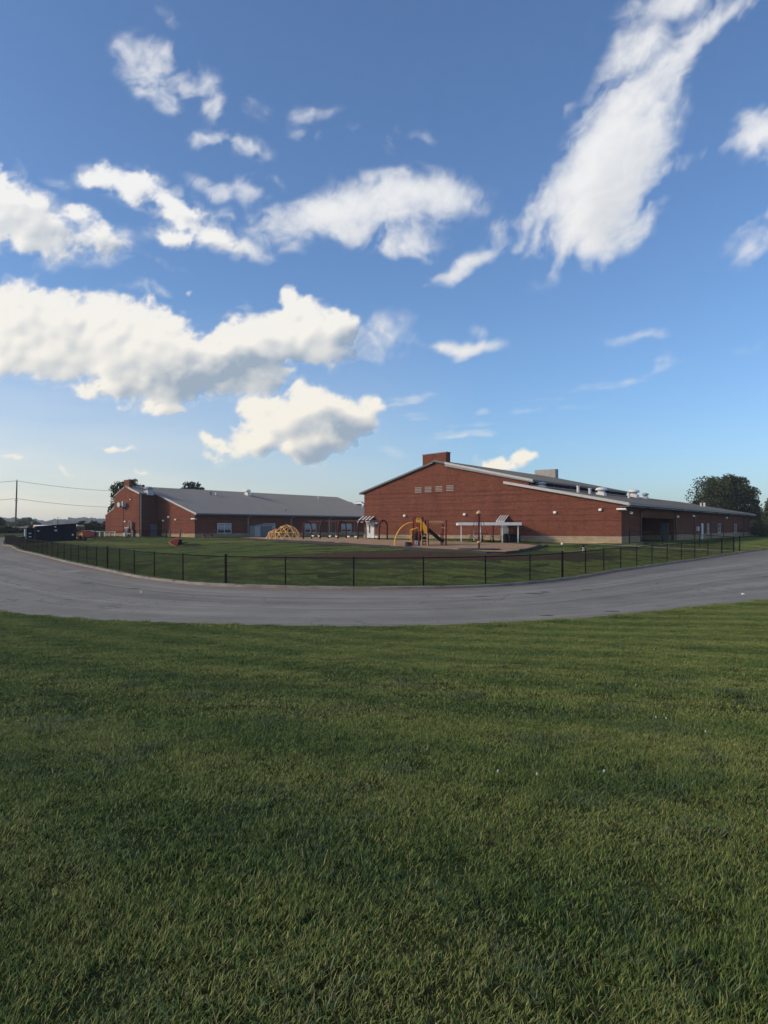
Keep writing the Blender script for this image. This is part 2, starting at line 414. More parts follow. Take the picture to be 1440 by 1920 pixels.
def strip(name, A, B, nv, zf, mat, kind='structure', parent=None):
    """sheet between two paths with a uv (metres along, 0..1 across)"""
    n = len(A); vs = []; fs = []; T = np.linspace(0, 1, nv)
    P = A[:, None, :]*(1-T)[None, :, None] + B[:, None, :]*T[None, :, None]
    Z = zf(P[..., 0], P[..., 1], T[None, :])
    vs = [(float(P[i, j, 0]), float(P[i, j, 1]), float(Z[i, j])) for i in range(n) for j in range(nv)]
    fs = [(i*nv+j, i*nv+j+1, (i+1)*nv+j+1, (i+1)*nv+j) for i in range(n-1) for j in range(nv-1)]
    me = bpy.data.meshes.new(name); me.from_pydata(vs, [], fs); me.materials.append(mat)
    s = np.concatenate([[0], np.cumsum(np.linalg.norm(np.diff((A+B)/2, axis=0), axis=1))])
    uv = me.uv_layers.new(name='UVMap')
    li = np.empty(len(me.loops), int); me.loops.foreach_get('vertex_index', li)
    uvd = np.stack([s[li//nv], T[li % nv]], 1).ravel(); uv.data.foreach_set('uv', uvd)
    me.polygons.foreach_set('use_smooth', [True]*len(me.polygons)); me.update()
    if me.polygons[0].normal.z < 0: me.flip_normals()
    o = bpy.data.objects.new(name, me); C.objects.link(o)
    if kind: o['kind'] = kind
    if parent: o.parent = parent
    return o
def even(path, n):
    s = np.concatenate([[0], np.cumsum(np.linalg.norm(np.diff(path, axis=0), axis=1))]); q = np.linspace(0, s[-1], n)
    return np.stack([np.interp(q, s, path[:, 0]), np.interp(q, s, path[:, 1])], 1)

# road: match the two edges by direction seen from the bend's centre so that tracks run along it
m, t, b = nodes('asphalt')
uvn = N(t, 'ShaderNodeUVMap'); sp = N(t, 'ShaderNodeSeparateXYZ'); L(t, uvn.outputs[0], sp.inputs[0]); u, v = sp.outputs[0], sp.outputs[1]
p = geopos(t)
cb = N(t, 'ShaderNodeCombineXYZ'); L(t, math_(t, 'MULTIPLY', u, 0.045), cb.inputs[0]); L(t, math_(t, 'MULTIPLY', v, 9.0), cb.inputs[1])
n1 = noise(t, cb.outputs[0], 1.0, 6, 0.6, 0.4)
n2 = noise(t, p, 0.6, 6, 0.65); n3 = noise(t, p, 45, 3, 0.7); n4 = noise(t, p, 3.0, 5, 0.7)
k = math_(t, 'ADD', math_(t, 'MULTIPLY', n1, 0.50), math_(t, 'ADD', math_(t, 'MULTIPLY', n2, 0.22), math_(t, 'ADD', math_(t, 'MULTIPLY', n3, 0.12), math_(t, 'MULTIPLY', noise(t, p, 9, 4, .7), 0.16))))
col = ramp(t, k, [(0.33, (0.115,0.105,0.086)), (0.5, (0.215,0.200,0.162)), (0.67, (0.33,0.305,0.26))])
# lengthwise seams and wandering cracks
wob = math_(t, 'MULTIPLY', math_(t, 'SUBTRACT', noise(t, p, 0.35, 5, 0.7), 0.5), 0.07)
for v0, wd, st in ((0.30, 0.006, 0.5), (0.60, 0.008, 0.45), (0.47, 0.004, 0.3), (0.83, 0.004, .3)):
    dv = math_(t, 'ABSOLUTE', math_(t, 'SUBTRACT', math_(t, 'ADD', v, wob), v0))
    k2 = math_(t, 'MULTIPLY', math_(t, 'SUBTRACT', 1.0, math_(t, 'DIVIDE', dv, wd, clamp=True)), math_(t, 'MULTIPLY', noise(t, p, 0.25, 3), st*2.4))
    col = mixc(t, k2, col, (0.03,0.028,0.027))
vo_ = N(t, 'ShaderNodeTexVoronoi', feature='DISTANCE_TO_EDGE'); vo_.inputs['Scale'].default_value = 0.42
wpv = N(t, 'ShaderNodeVectorMath', operation='ADD'); nzv = N(t, 'ShaderNodeTexNoise'); nzv.inputs['Scale'].default_value = 1.6; nzv.inputs['Detail'].default_value = 5; L(t, p, nzv.inputs['Vector'])
L(t, p, wpv.inputs[0]); L(t, nzv.outputs['Color'], wpv.inputs[1]); L(t, wpv.outputs[0], vo_.inputs['Vector'])
ck = math_(t, 'SUBTRACT', 1.0, math_(t, 'DIVIDE', vo_.outputs['Distance'], 0.016, clamp=True))
ck = math_(t, 'MULTIPLY', ck, ramp(t, noise(t, p, 0.10, 3), [(0.47, 0.0), (0.58, 0.75)]))
col = mixc(t, ck, col, (0.045,0.04,0.037))
# red soil washed along the kerb, pale grit along the lawn edge
sl_ = math_(t, 'MULTIPLY', math_(t, 'SUBTRACT', 1.0, math_(t, 'DIVIDE', v, 0.16, clamp=True)), ramp(t, n2, [(0.35, 0.15), (0.62, 1.0)]))
col = mixc(t, math_(t, 'MULTIPLY', sl_, 0.8), col, (0.17,0.10,0.06))
gr = math_(t, 'MULTIPLY', math_(t, 'DIVIDE', math_(t, 'SUBTRACT', math_(t, 'ADD', v, math_(t, 'MULTIPLY', wob, 1.2)), 0.925), 0.07, clamp=True), ramp(t, n4, [(0.35, 0.1), (0.65, 0.9)]))
col = mixc(t, gr, col, (0.20,0.175,0.15))
L(t, col, b.inputs['Base Color']); b.inputs['Roughness'].default_value = 0.88; b.inputs['Specular IOR Level'].default_value = 0.3
bump(t, b, math_(t, 'ADD', n3, math_(t, 'MULTIPLY', n4, 0.5)), 0.5, 0.012); M['asphalt'] = m
def arcpair(n):
    ka = even(kerb, 1600); na_ = even(near, 1600)
    c = np.array([-1.0, 46.0])
    # walk both edges with a shared parameter: piecewise match at chosen pairs
    pairs = [(0.0, 0.0), (1.0, 1.0)]
    kk = [(-54.5,101.5), (-22.7,51.5), (-9.8,34.2), (0,30.4), (9,35.2), (20,49.5), (36,65.5)]
    nn = [(-72,96), (-26,36), (-9,20.6), (0,19.1), (8,21.8), (17,27.5), (34,40.5)]
    ki = [0]+[int(np.argmin(((ka-np.array(q))**2).sum(1))) for q in kk]+[1599]
    ni = [0]+[int(np.argmin(((na_-np.array(q))**2).sum(1))) for q in nn]+[1599]
    # monotone smooth map
    q = np.linspace(0, 1599, n)
    f = np.interp(q, ki, ni)
    ker = np.hanning(31); ker /= ker.sum()
    fp = np.pad(f, 15, mode='edge'); f = np.convolve(fp, ker, 'valid'); f[0] = 0; f[-1] = 1599
    A = np.stack([np.interp(q, np.arange(1600), ka[:, i]) for i in (0, 1)], 1)
    B = np.stack([np.interp(f, np.arange(1600), na_[:, i]) for i in (0, 1)], 1)
    return A, B
RA, RB = arcpair(420)
road = strip('road', RA, RB, 26, lambda x, y, T: base_z(x, y)+0.012, M['asphalt'])

# kerb: real step along the inner edge, with cast joints; and the grass verge behind it
def normals(path):
    tt = np.gradient(path, axis=0); tt /= np.linalg.norm(tt, axis=1)[:, None]
    return np.stack([-tt[:, 1], tt[:, 0]], 1)
kn = normals(kerb)
if np.dot(kn[len(kn)//2], np.array([0, 1])) < 0: kn = -kn
k_end = int(np.argmin(((kerb-np.array([-58, 108]))**2).sum(1)))
kp = kerb[k_end:]; knn = kn[k_end:]; kz = base_z(kp[:, 0], kp[:, 1])
prof = [(-0.04, -0.05), (-0.02, 0.10), (0.02, 0.125), (0.14, 0.125), (0.17, 0.10), (0.18, -0.1)]
vs = []; fs = []
for i in range(len(kp)):
    wv_ = pnoise(Vector((kp[i][0]*0.4, kp[i][1]*0.4, 0)))*0.02
    for a_, h_ in prof: vs.append((kp[i][0]+knn[i][0]*a_, kp[i][1]+knn[i][1]*a_, kz[i]+h_+(wv_ if h_ > 0 else 0)))
npf = len(prof)
for i in range(len(kp)-1):
    if i % 6 == 5: continue
    for j in range(npf-1): fs.append((i*npf+j, i*npf+j+1, (i+1)*npf+j+1, (i+1)*npf+j))
for i in range(5, len(kp)-1, 6):     # the joint: the same profile sunk by a centimetre
    o_ = len(vs)
    for e in (i, i+1):
        q = kp[i]*(0.5 if e == i else 0.5)+kp[i+1]*0.5
        for a_, h_ in prof:
            bx_, by_ = kp[e] ; vs.append((bx_+knn[e][0]*a_, by_+knn[e][1]*a_, kz[e]+h_-(0.012 if h_ > 0 else 0)))
    for j in range(npf-1): fs.append((o_+j, o_+j+1, o_+npf+j+1, o_+npf+j))
kb = MB(); kb.v = vs; kb.f = fs
o = kb.build('kerb', M['kerb']); tag(o, kind='structure')
VA = kerb + kn*0.15; VB = kerb + kn*3.2
verge = strip('grass_verge', VA, VB, 7, lambda x, y, T: base_z(x, y)+EDGE_IN+0.01*(T < 0.8)+np.where(T > 0.95, -0.03, 0), M['ground'])

# ---------------------------------------------------------------- sky dome carrying the clouds
def vnoise(x, y, seed):
    xi = np.floor(x).astype(np.int64); yi = np.floor(y).astype(np.int64); fx = x-xi; fy = y-yi
    fx = fx*fx*fx*(fx*(fx*6-15)+10); fy = fy*fy*fy*(fy*(fy*6-15)+10)
    def g(i, j, dx, dy):
        h = (i*374761393 + j*668265263 + seed*974711) & 0x7fffffff
        h = ((h ^ (h >> 13))*1274126177) & 0x7fffffff; h = h ^ (h >> 16)
        a = (h & 0xffff)/65536.0*2*np.pi; return np.cos(a)*dx + np.sin(a)*dy
    n00 = g(xi, yi, x-xi, y-yi); n10 = g(xi+1, yi, x-xi-1, y-yi); n01 = g(xi, yi+1, x-xi, y-yi-1); n11 = g(xi+1, yi+1, x-xi-1, y-yi-1)
    return (n00*(1-fx)+n10*fx)*(1-fy)+(n01*(1-fx)+n11*fx)*fy
def fbm(x, y, seed, octv=6, gain=0.55, billow=False):
    o = 0; a = 1; s = 0
    for k in range(octv):
        n = vnoise(x*2**k, y*2**k, seed+k*17)*1.5
        if billow: n = 1-2*np.abs(n)*1.4; 
        o = o+a*n; s += a; a *= gain
    return o/s
STEP = 2.0
gx = np.arange(-420, 1860, STEP); gy = np.arange(-460, 990, STEP)
PX, PY = np.meshgrid(gx, gy)
# cloud puffs: x, y, rx, ry, turn (deg, clockwise in view), strength
CU = [ # towering bank on the left
 (30,590,110,62,5,1.1),(120,620,120,70,8,1.1),(230,650,130,78,5,1.2),(330,690,120,62,0,1.2),(60,660,140,50,5,1.1),(300,620,55,40,0,.9),(205,580,50,32,10,.8),
 (420,670,110,55,-8,1.2),(500,640,90,50,-12,1.1),(560,625,70,40,-20,1.1),(547,578,22,42,-4,1.15),(575,592,30,30,0,1.0),(612,622,44,30,0,1.0),(645,612,44,34,-10,1.1),(600,655,70,28,0,.9),(470,710,75,28,-5,.9),
 (250,725,110,35,8,.9),(290,765,70,18,5,.8),(170,735,50,22,10,.7),(-60,630,120,70,0,1.1),(-160,600,110,60,0,1.0),(130,560,50,30,10,.6),
 # lower cloud over the low wing
 (540,790,75,42,-3,1.1),(600,765,60,38,10,1.1),(640,800,60,35,0,1.1),(490,830,60,25,-8,1.0),(580,835,80,24,0,1.1),(500,755,45,22,5,.9),(690,765,30,16,0,.8),(410,832,32,12,0,.7),(400,855,28,9,0,.6),
 # upper left groups
 (30,405,75,55,15,1.0),(65,430,60,42,20,1.0),(-30,390,80,70,10,1.1),(150,405,30,26,0,.8),(185,440,55,32,15,.75),(110,465,110,24,5,.55),
 (200,335,46,22,15,.85),(260,355,54,27,20,.85),(335,402,54,26,32,.95),(400,442,54,20,30,.85),(320,445,46,20,8,.75),
 # tiny ones
 (362,553,10,5,0,.8),(220,843,52,6,0,.8),(25,850,30,6,0,.7),(125,888,34,6,0,.6),(268,885,16,13,0,.55),(145,830,26,4,0,.45),
 (925,868,26,16,0,1.0),(985,865,32,14,5,1.0),(955,878,45,9,0,.7),(1010,838,14,3,0,.2)]
WI = [ # softer, torn clouds
 (200,335,50,25,15,.6),(260,355,60,29,20,.7),(330,400,62,30,32,.75),(400,440,64,22,30,.8),(455,465,46,14,18,.8),(320,440,50,20,8,.5),(430,405,26,10,15,.35),(185,440,55,32,15,.5),(110,470,110,24,5,.42),(60,420,80,52,10,.5),
 (650,400,130,34,-12,1.2),(760,372,105,36,0,1.15),(830,372,54,38,20,1.05),(720,440,90,26,8,.65),(590,395,80,18,-5,.5),(530,400,40,12,0,.3),(760,465,36,16,0,.55),
 (880,500,60,13,-32,.75),(840,528,46,12,-15,.8),(935,440,28,18,-50,.5),(950,460,40,12,0,.4),(810,483,20,13,0,.55),
 (1130,330,120,58,-58,1.9),(1100,400,70,48,-35,1.6),(1165,250,110,44,-62,1.35),(1050,370,80,30,-35,.9),(1210,170,100,38,-50,.8),(1115,440,40,46,10,1.5),(1180,400,60,40,-50,1.0),(1180,320,78,44,-52,.9),
 (1275,105,120,22,-48,.95),(1350,38,100,18,-40,.85),(1190,95,66,34,-52,.8),(1165,110,60,20,-60,.5),(1262,8,70,24,-15,.75),(1240,320,52,14,-30,.45),(1225,240,64,24,-50,.5),(1070,208,20,12,-20,.35),
 (1430,250,42,34,-25,1.0),(1375,285,52,10,-8,.35),(1440,400,70,16,-30,.3),(1420,460,60,26,-20,.33),(1340,210,46,10,-30,.22),(1500,240,70,50,-20,1.1),
 (300,130,68,44,38,.85),(265,110,30,24,30,.5),(340,178,40,20,30,.5),(400,185,20,46,5,.5),(425,272,66,20,6,.55),(495,320,46,14,30,.28),(222,88,12,12,0,.35),
 (590,210,44,20,-10,.24),(580,255,34,16,10,.30),(650,245,40,16,-20,.18),(745,250,32,24,60,.26),(800,265,18,22,0,.26),(470,205,30,22,50,.2),(330,25,66,20,45,.16),(105,342,30,12,20,.25),(135,270,24,8,5,.15),
 (715,640,66,46,5,.42),(872,650,52,12,-3,1.15),(888,612,18,14,0,.6),(500,215,26,20,0,.2),(465,360,28,24,35,.6),(400,355,46,14,20,.45),(200,970,1,1,0,0),(700,640,60,40,0,.25),(290,550,60,12,10,.3),(300,500,200,10,17,.16),
 # thin cirrus low on the right
 (1150,720,170,9,-12,.34),(1250,690,40,14,-35,.2),(1210,630,120,14,-3,.2),(1010,775,150,7,-8,.22),(860,812,90,9,-8,.3),(905,780,14,30,20,.26),(840,795,50,5,-14,.28),
 (760,748,56,8,-8,.42),(1390,650,90,26,-30,.15),(760,770,90,10,10,.2),(740,845,40,9,4,.3),(1000,835,200,6,-3,.2),

 (660,690,130,8,22,.16),(1150,40,30,10,0,.1)]
def blobs(lst, wx, wy, soft=False):
    o = np.zeros_like(PX)
    for x, y, rx, ry, an, st in lst:
        if st == 0: continue
        ca, sa = math.cos(R(an)), math.sin(R(an)); m_ = max(rx, ry)*2.4+60
        i0, i1 = np.searchsorted(gy, [y-m_, y+m_]); j0, j1 = np.searchsorted(gx, [x-m_, x+m_])
        if i1 <= i0 or j1 <= j0: continue
        X = PX[i0:i1, j0:j1]+wx[i0:i1, j0:j1]-x; Y = PY[i0:i1, j0:j1]+wy[i0:i1, j0:j1]-y
        q = ((X*ca+Y*sa)/rx)**2+((-X*sa+Y*ca)/ry)**2
        if soft: o[i0:i1, j0:j1] = (o[i0:i1, j0:j1]**3+(st*1.15*np.exp(-q*0.80))**3)**(1/3)
        else: o[i0:i1, j0:j1] = np.maximum(o[i0:i1, j0:j1], st*(1.25-q*0.62))
    return o
def sm(x, a, b_): x = np.clip((x-a)/(b_-a), 0, 1); return x*x*(3-2*x)
def blur(a, r):
    for ax in (0, 1):
        c = np.cumsum(np.concatenate([np.take(a, [0]*r, ax), a, np.take(a, [-1]*r, ax)], ax), ax)
        n = a.shape[ax]; a = (np.take(c, range(2*r, n+2*r), ax)-np.take(c, range(0, n), ax))/(2*r)
    return a
def shift(a, dx, dy): return np.roll(np.roll(a, int(round(dy/STEP)), 0), int(round(dx/STEP)), 1)
wx = fbm(PX/120, PY/120, 11, 6, .6)*46; wy = fbm(PX/120, PY/120, 57, 6, .6)*40
cu = blobs(CU, wx, wy)
# clouds that go on outside the frame, same kind and cover
outm = np.clip(np.maximum.reduce([(-PX-60)/120, (PX-1520)/100, (-PY-40)/120]), 0, 1)
gen = np.clip(fbm(PX/300, PY/170, 301, 5)*3.2-0.2, 0, 1.2)
cu = np.maximum(cu, gen*outm)
cub = blur(cu, 3)
puff = 0.42*fbm(PX/70+wx*.012, PY/56+wy*.012, 5, 6, 0.55, billow=True)+0.75*fbm(PX/60, PY/44, 8, 7, 0.62)
fine = fbm(PX/26, PY/20, 15, 5, .62)
bil = fbm(PX/30+wx*.03, PY/24+wy*.03, 44, 5, .55, billow=True)
dcu = np.clip((cub-0.46)*1.15 + puff*0.60 + fine*.34 + (bil-.25)*.26, 0, None)*np.clip(cub/0.4, 0, 1)
# torn cloud: noise drawn out along the wind (up to the right), soft gaussian bodies
ca, sa = math.cos(R(-50)), math.sin(R(-50))
w2x = fbm(PX/200, PY/200, 131, 5, .55)*90; w2y = fbm(PX/200, PY/200, 157, 5, .55)*80
U = (PX+w2x)*ca+(PY+w2y)*sa; V = -(PX+w2x)*sa+(PY+w2y)*ca
wi = blur(blobs(WI, wx*.9, wy*.9, True), 3)
left = np.clip((960-PX)/200, 0, 1)
tearR = fbm(U/230, V/52, 91, 7, 0.58)*0.95+fbm(PX/90, PY/80, 33, 6, 0.55)*0.45
tearL = fbm((PX+w2x)/95, (PY+w2y)/62, 35, 7, 0.58)*1.25
tear = tearR*(1-left)+tearL*left
lowc = np.clip((PY-640)/120, 0, 1)
tear2 = fbm((PX+PY*3.2+w2x)/210, (PY+.25*w2y)/17, 71, 6, 0.58)*0.9
tt_ = tear*(1-lowc)+tear2*lowc
edgew = np.clip(1.35-wi, .30, 1.0)
dwi = np.clip(wi*(1.0+tt_*1.9*edgew)-0.13+tt_*.30*np.clip(wi*3, 0, 1), 0, None)*np.clip(wi/0.2, 0, 1)
hal = blur(blobs(CU, wx*1.3+w2x*.15, wy*1.3, True), 3)
ttc = fbm((PX+w2x)/80, (PY+w2y)/50, 235, 7, 0.6)*1.3
dwi = np.maximum(dwi, np.clip(hal*(.75+ttc*1.9)-.34, 0, None)*.85)
topedge = np.clip((blur(dcu,4)-shift(blur(dcu,4),0,-10))*-1.0, -.4, .4)
acu = sm(dcu, -.04, 0.58)*0.985
acu = acu*(1-.5*sm(-PX+0, 1e9, 2e9))
awi = (1-np.exp(-1.75*dwi**1.35))*0.975
# pale veil of thin high cloud low on the left, towards the sun
veil = np.clip((PY-560)/420, 0, 1)**1.3*np.clip((900-PX)/1000, 0, 1)**0.8*(.80+.25*fbm(PX/260, PY/40, 77, 5))
alpha = 1-(1-acu)*(1-awi)
thick = dcu*1.0+dwi*0.30
occ = np.zeros_like(PX); tk = np.clip(thick, 0, 1.5); tks = blur(tk, 5)
for k, wgt in ((10, .22), (24, .24), (44, .22), (70, .18), (100, .14)):
    occ += wgt*shift(tks, k*0.72, k*0.62)
rel = (tks-shift(tks, 10, 12))
rel2 = (tk-shift(tk, 3, 3))
SH = [(400,700,150,40,-6,.75),(480,690,90,34,-10,.45),(330,735,120,22,0,.35),(80,560,110,26,5,.30),(700,650,60,44,0,.9),(640,815,70,34,0,.75),(600,845,110,14,0,.55),(560,740,60,10,0,.3),(220,470,120,28,10,.7),(60,420,60,30,0,.18),(130,650,110,30,0,.12),(540,655,70,16,-15,.35),(690,840,60,20,0,.6)]
man = np.clip(blur(blobs(SH, wx*.8, wy*.8), 9), 0, 1)
shade = np.clip(1.14-0.20*sm(occ, 0.3, 1.1)-0.62*man*(.75+.9*puff) + 0.55*rel + 0.07*rel2+.04*fine, 0.12, 1.25)
shade = np.where(awi > acu, 1.02-0.22*sm(occ, 0.12, 0.7)+.2*rel2, shade)
sw = blur(shade*alpha, 1)/(blur(alpha, 1)+1e-4); shade = sw
veil = np.clip(veil, 0, .9)

azf = np.arange(-33, 33.01, 0.105); azc = np.arange(34.5, 325.6, 1.5)
az = np.concatenate([azf, azc]); elf = np.arange(-0.3, 38.6, 0.105); el = np.concatenate([[-12, -6, -3, -1], elf, np.arange(40, 88, 2.0), [89.6]])
EL, AZ = np.meshgrid(np.radians(el), np.radians(az), indexing='ij')
DX = np.cos(EL)*np.sin(AZ); DY = np.cos(EL)*np.cos(AZ); DZ = np.sin(EL)
RD = 4000.0
fr = DY > 0.3
qx = np.where(fr, CXP+F*DX/np.where(fr, DY, 1), -9999); qy = np.where(fr, HY-F*DZ/np.where(fr, DY, 1), -9999)
def samp(a):
    i = np.clip((qy-gy[0])/STEP, 0, len(gy)-1.001); j = np.clip((qx-gx[0])/STEP, 0, len(gx)-1.001)
    i0 = i.astype(int); j0 = j.astype(int); fi = i-i0; fj = j-j0
    return (a[i0, j0]*(1-fj)+a[i0, j0+1]*fj)*(1-fi)+(a[i0+1, j0]*(1-fj)+a[i0+1, j0+1]*fj)*fi
inside = fr & (qx > gx[0]+4) & (qx < gx[-1]-4) & (qy > gy[0]+4)
edge = np.clip(np.minimum.reduce([(qx-gx[0])/100, (gx[-1]-qx)/100, (qy-gy[0])/100]), 0, 1)
hx, hy = np.sin(AZ)*(90-np.degrees(EL))*8, np.cos(AZ)*(90-np.degrees(EL))*8
gsk = np.clip(fbm(hx/170, hy/170, 401, 6)*3.4-0.25, 0, 1)
sunward = np.clip((DX*SUN_AZ.x+DY*SUN_AZ.y-0.86)/0.1, 0, 1)      # the sun itself stands in a clear gap
gsk = gsk*(1-sunward)
al = np.where(inside, samp(alpha)*edge+gsk*0.9*(1-edge), gsk*0.9)
sh = np.where(inside, samp(shade)*edge+0.9*(1-edge), 0.9)
vl = np.where(inside, samp(veil)*edge, 0)
nrow, ncol = EL.shape
sv = np.stack([DX*RD, DY*RD, DZ*RD], -1).reshape(-1, 3)
ii, jj = np.meshgrid(np.arange(nrow-1), np.arange(ncol), indexing='ij'); j2 = (jj+1) % ncol
sf = np.stack([ii*ncol+jj, (ii+1)*ncol+jj, (ii+1)*ncol+j2, ii*ncol+j2], -1).reshape(-1, 4)
me = bpy.data.meshes.new('sky')
me.vertices.add(len(sv)); me.vertices.foreach_set('co', sv.ravel())
me.loops.add(sf.size); me.loops.foreach_set('vertex_index', sf.ravel().astype(np.int32))
me.polygons.add(len(sf)); me.polygons.foreach_set('loop_start', np.arange(0, sf.size, 4, dtype=np.int32))
me.update(); me.validate()
for nm, arr in (('cover', al), ('shade', sh), ('veil', vl)):
    at_ = me.attributes.new(nm, 'FLOAT', 'POINT'); at_.data.foreach_set('value', arr.ravel().astype(np.float32))
m = bpy.data.materials.new('cloud_layer'); m.use_nodes = True; t = m.node_tree; t.nodes.clear()
out = N(t, 'ShaderNodeOutputMaterial'); em = N(t, 'ShaderNodeEmission'); tr = N(t, 'ShaderNodeBsdfTransparent'); mx = N(t, 'ShaderNodeMixShader')
ac = N(t, 'ShaderNodeAttribute', attribute_name='cover'); ash = N(t, 'ShaderNodeAttribute', attribute_name='shade')
dirn = N(t, 'ShaderNodeVectorMath', operation='NORMALIZE'); L(t, geopos(t), dirn.inputs[0])
dn_ = noise(t, dirn.outputs[0], 70, 6, 0.62)
dev = math_(t, 'MULTIPLY', math_(t, 'SUBTRACT', dn_, 0.5), 0.40)
ag = math_(t, 'MULTIPLY', ac.outputs['Fac'], math_(t, 'SUBTRACT', 1.0, ac.outputs['Fac']))
cov = math_(t, 'ADD', ac.outputs['Fac'], math_(t, 'MULTIPLY', math_(t, 'MULTIPLY', ag, 4), dev), clamp=True)
sz = N(t, 'ShaderNodeSeparateXYZ'); L(t, dirn.outputs[0], sz.inputs[0])
warm = math_(t, 'SUBTRACT', 1.0, math_(t, 'DIVIDE', sz.outputs[2], 0.42, clamp=True))
shn = math_(t, 'ADD', math_(t, 'ADD', ash.outputs['Fac'], math_(t, 'SUBTRACT', 1.0, math_(t, 'MULTIPLY', ac.outputs['Fac'], 6.0, clamp=True))), math_(t, 'MULTIPLY', dev, 0.16))
lit = mixc(t, warm, (0.93,0.93,0.93), (1.0,0.93,0.78))
colr = mixc(t, math_(t, 'DIVIDE', math_(t, 'SUBTRACT', shn, 0.40), 0.6, clamp=True), (0.36,0.44,0.54), lit)
L(t, colr, em.inputs[0]); em.inputs[1].default_value = 0.84
av = N(t, 'ShaderNodeAttribute', attribute_name='veil')
cov = math_(t, 'SUBTRACT', 1.0, math_(t, 'MULTIPLY', math_(t, 'SUBTRACT', 1.0, cov), math_(t, 'SUBTRACT', 1.0, av.outputs['Fac'])), clamp=True)
L(t, cov, mx.inputs[0]); L(t, tr.outputs[0], mx.inputs[1]); L(t, em.outputs[0], mx.inputs[2]); L(t, mx.outputs[0], out.inputs[0])
m.cycles.emission_sampling = 'NONE'
me.materials.append(m); me.polygons.foreach_set('use_smooth', [True]*len(me.polygons))
o = bpy.data.objects.new('sky', me); C.objects.link(o); tag(o, kind='structure')

# ================================================================ BUILDINGS
BRZ = math.atan2(-0.582, 0.813)
def frame_mat(): pass
def window(parent, x, y, z0, z1, w, cols=2, rows=3, axis='y', wall=0.0, blind=0.6):
    """window on a wall; axis 'x': the wall runs along local y at x; frame > pane, blind, muntin"""
    f = MB(); t_ = 0.07
    def bx(mb, a0, a1, h0, h1, d0, d1):
        if axis == 'x': mb.box((x+d0, y+a0, h0), (x+d1, y+a1, h1))
        else: mb.box((x+a0, y-d1, h0), (x+a1, y-d0, h1))
    bx(f, -w/2, -w/2+t_, z0, z1, 0.0, 0.07); bx(f, w/2-t_, w/2, z0, z1, 0.0, 0.07)
    bx(f, -w/2+t_, w/2-t_, z0, z0+t_, 0.0, 0.07); bx(f, -w/2+t_, w/2-t_, z1-t_, z1, 0.0, 0.07)
    fo = f.build('window', M['white'], parent)
    g = MB(); bx(g, -w/2+t_, w/2-t_, z0+t_, z1-t_, 0.004, 0.02); g.build('pane', M['glass'], fo)
    if blind:
        b_ = MB(); bx(b_, -w/2+t_, w/2-t_, z1-t_-(z1-z0-2*t_)*blind, z1-t_, 0.021, 0.026); b_.build('blind', M['blind'], fo)
    mu = MB()
    for i in range(1, cols): c = -w/2+w*i/cols; bx(mu, c-0.04, c+0.04, z0+t_, z1-t_, 0.03, 0.06)
    for j in range(1, rows):
        h = z0+(z1-z0)*j/rows; xs = [-w/2+t_]+[-w/2+w*i/cols for i in range(1, cols)]+[w/2-t_]
        for q in range(cols): bx(mu, xs[q]+(0.04 if q else 0), xs[q+1]-(0.04 if q < cols-1 else 0), h-0.025, h+0.025, 0.03, 0.055)
    mu.build('muntin', M['white'], fo)
    s_ = MB(); bx(s_, -w/2-0.05, w/2+0.05, z0-0.08, z0-0.003, 0.0, 0.10); s_.build('sill', M['conc'], fo)
    return fo

def slope_roof(name, poly_lo, poly_hi, y0, y1, thick, mat, parent, seams=None, label=None):
    """a roof plane from eave (x,z) to ridge (x,z), along y; seams = spacing of standing seams"""
    (x0, z0), (x1, z1) = poly_lo, poly_hi
    r = MB().prism([(x0, z0), (x1, z1), (x1, z1-thick), (x0, z0-thick)], y0, y1)
    ro = r.build(name, mat, parent, label=label)
    if seams:
        sm_ = MB(); y = y0+seams/2
        while y < y1:
            sm_.prism([(x0, z0+0.001), (x1, z1+0.001), (x1, z1+0.05), (x0, z0+0.05)], y-0.018, y+0.018); y += seams
        sm_.build('standing_seam', mat, ro, kind='stuff')
    return ro

def fan(parent, loc, size, mat, name='roof_fan'):
    """roof exhaust: curb, louvred box and overhanging cap"""
    w_, h_ = size
    a = MB().box((-w_*.42, -w_*.42, -0.35), (w_*.42, w_*.42, h_*0.35)).build(name, mat, parent, loc)
    MB().lathe([(w_*.36, h_*.35), (w_*.36, h_*.62), (w_*.58, h_*.64), (w_*.60, h_*.72), (w_*.5, h_*.9), (w_*.3, h_), (0.02, h_)], n=14).build('fan_hood', mat, a, smooth=False)
    return a
def vent_pipe(parent, loc, h, r=0.09, mat=None):
    return MB().tube([(0, 0, -0.4), (0, 0, h)], r, 10).tube([(0, 0, h-.06), (0, 0, h+.02)], r*1.3, 10).build('vent_pipe', mat or M['white'], parent, loc)
def wall_lamp(parent, x, y, z, axis='y', mat='white'):
    """wall pack light: back box, hood and lens"""
    d = MB()
    if axis == 'y':
        d.box((x-.15, y-.10, z-.10), (x+.15, y-0.002, z+.13)).prism([(y-.10, z+.13), (y-.24, z+.04), (y-.24, z-.02), (y-.10, z-.02)], x-.15, x+.15, 'x')
        l = MB().box((x-.13, y-.22, z-.10), (x+.13, y-.101, z-.021))
    else:
        d.box((x+.002, y-.2, z-.13), (x+.10, y+.2, z+.16)).prism([(x+.10, z+.16), (x+.26, z+.04), (x+.26, z-.02), (x+.10, z-.02)], y-.2, y+.2, 'y')
        l = MB().box((x+.101, y-.17, z-.12), (x+.24, y+.17, z-.021))
    o = d.build('wall_lamp', M[mat], parent); l.build('lens', M['lens'], o); return o
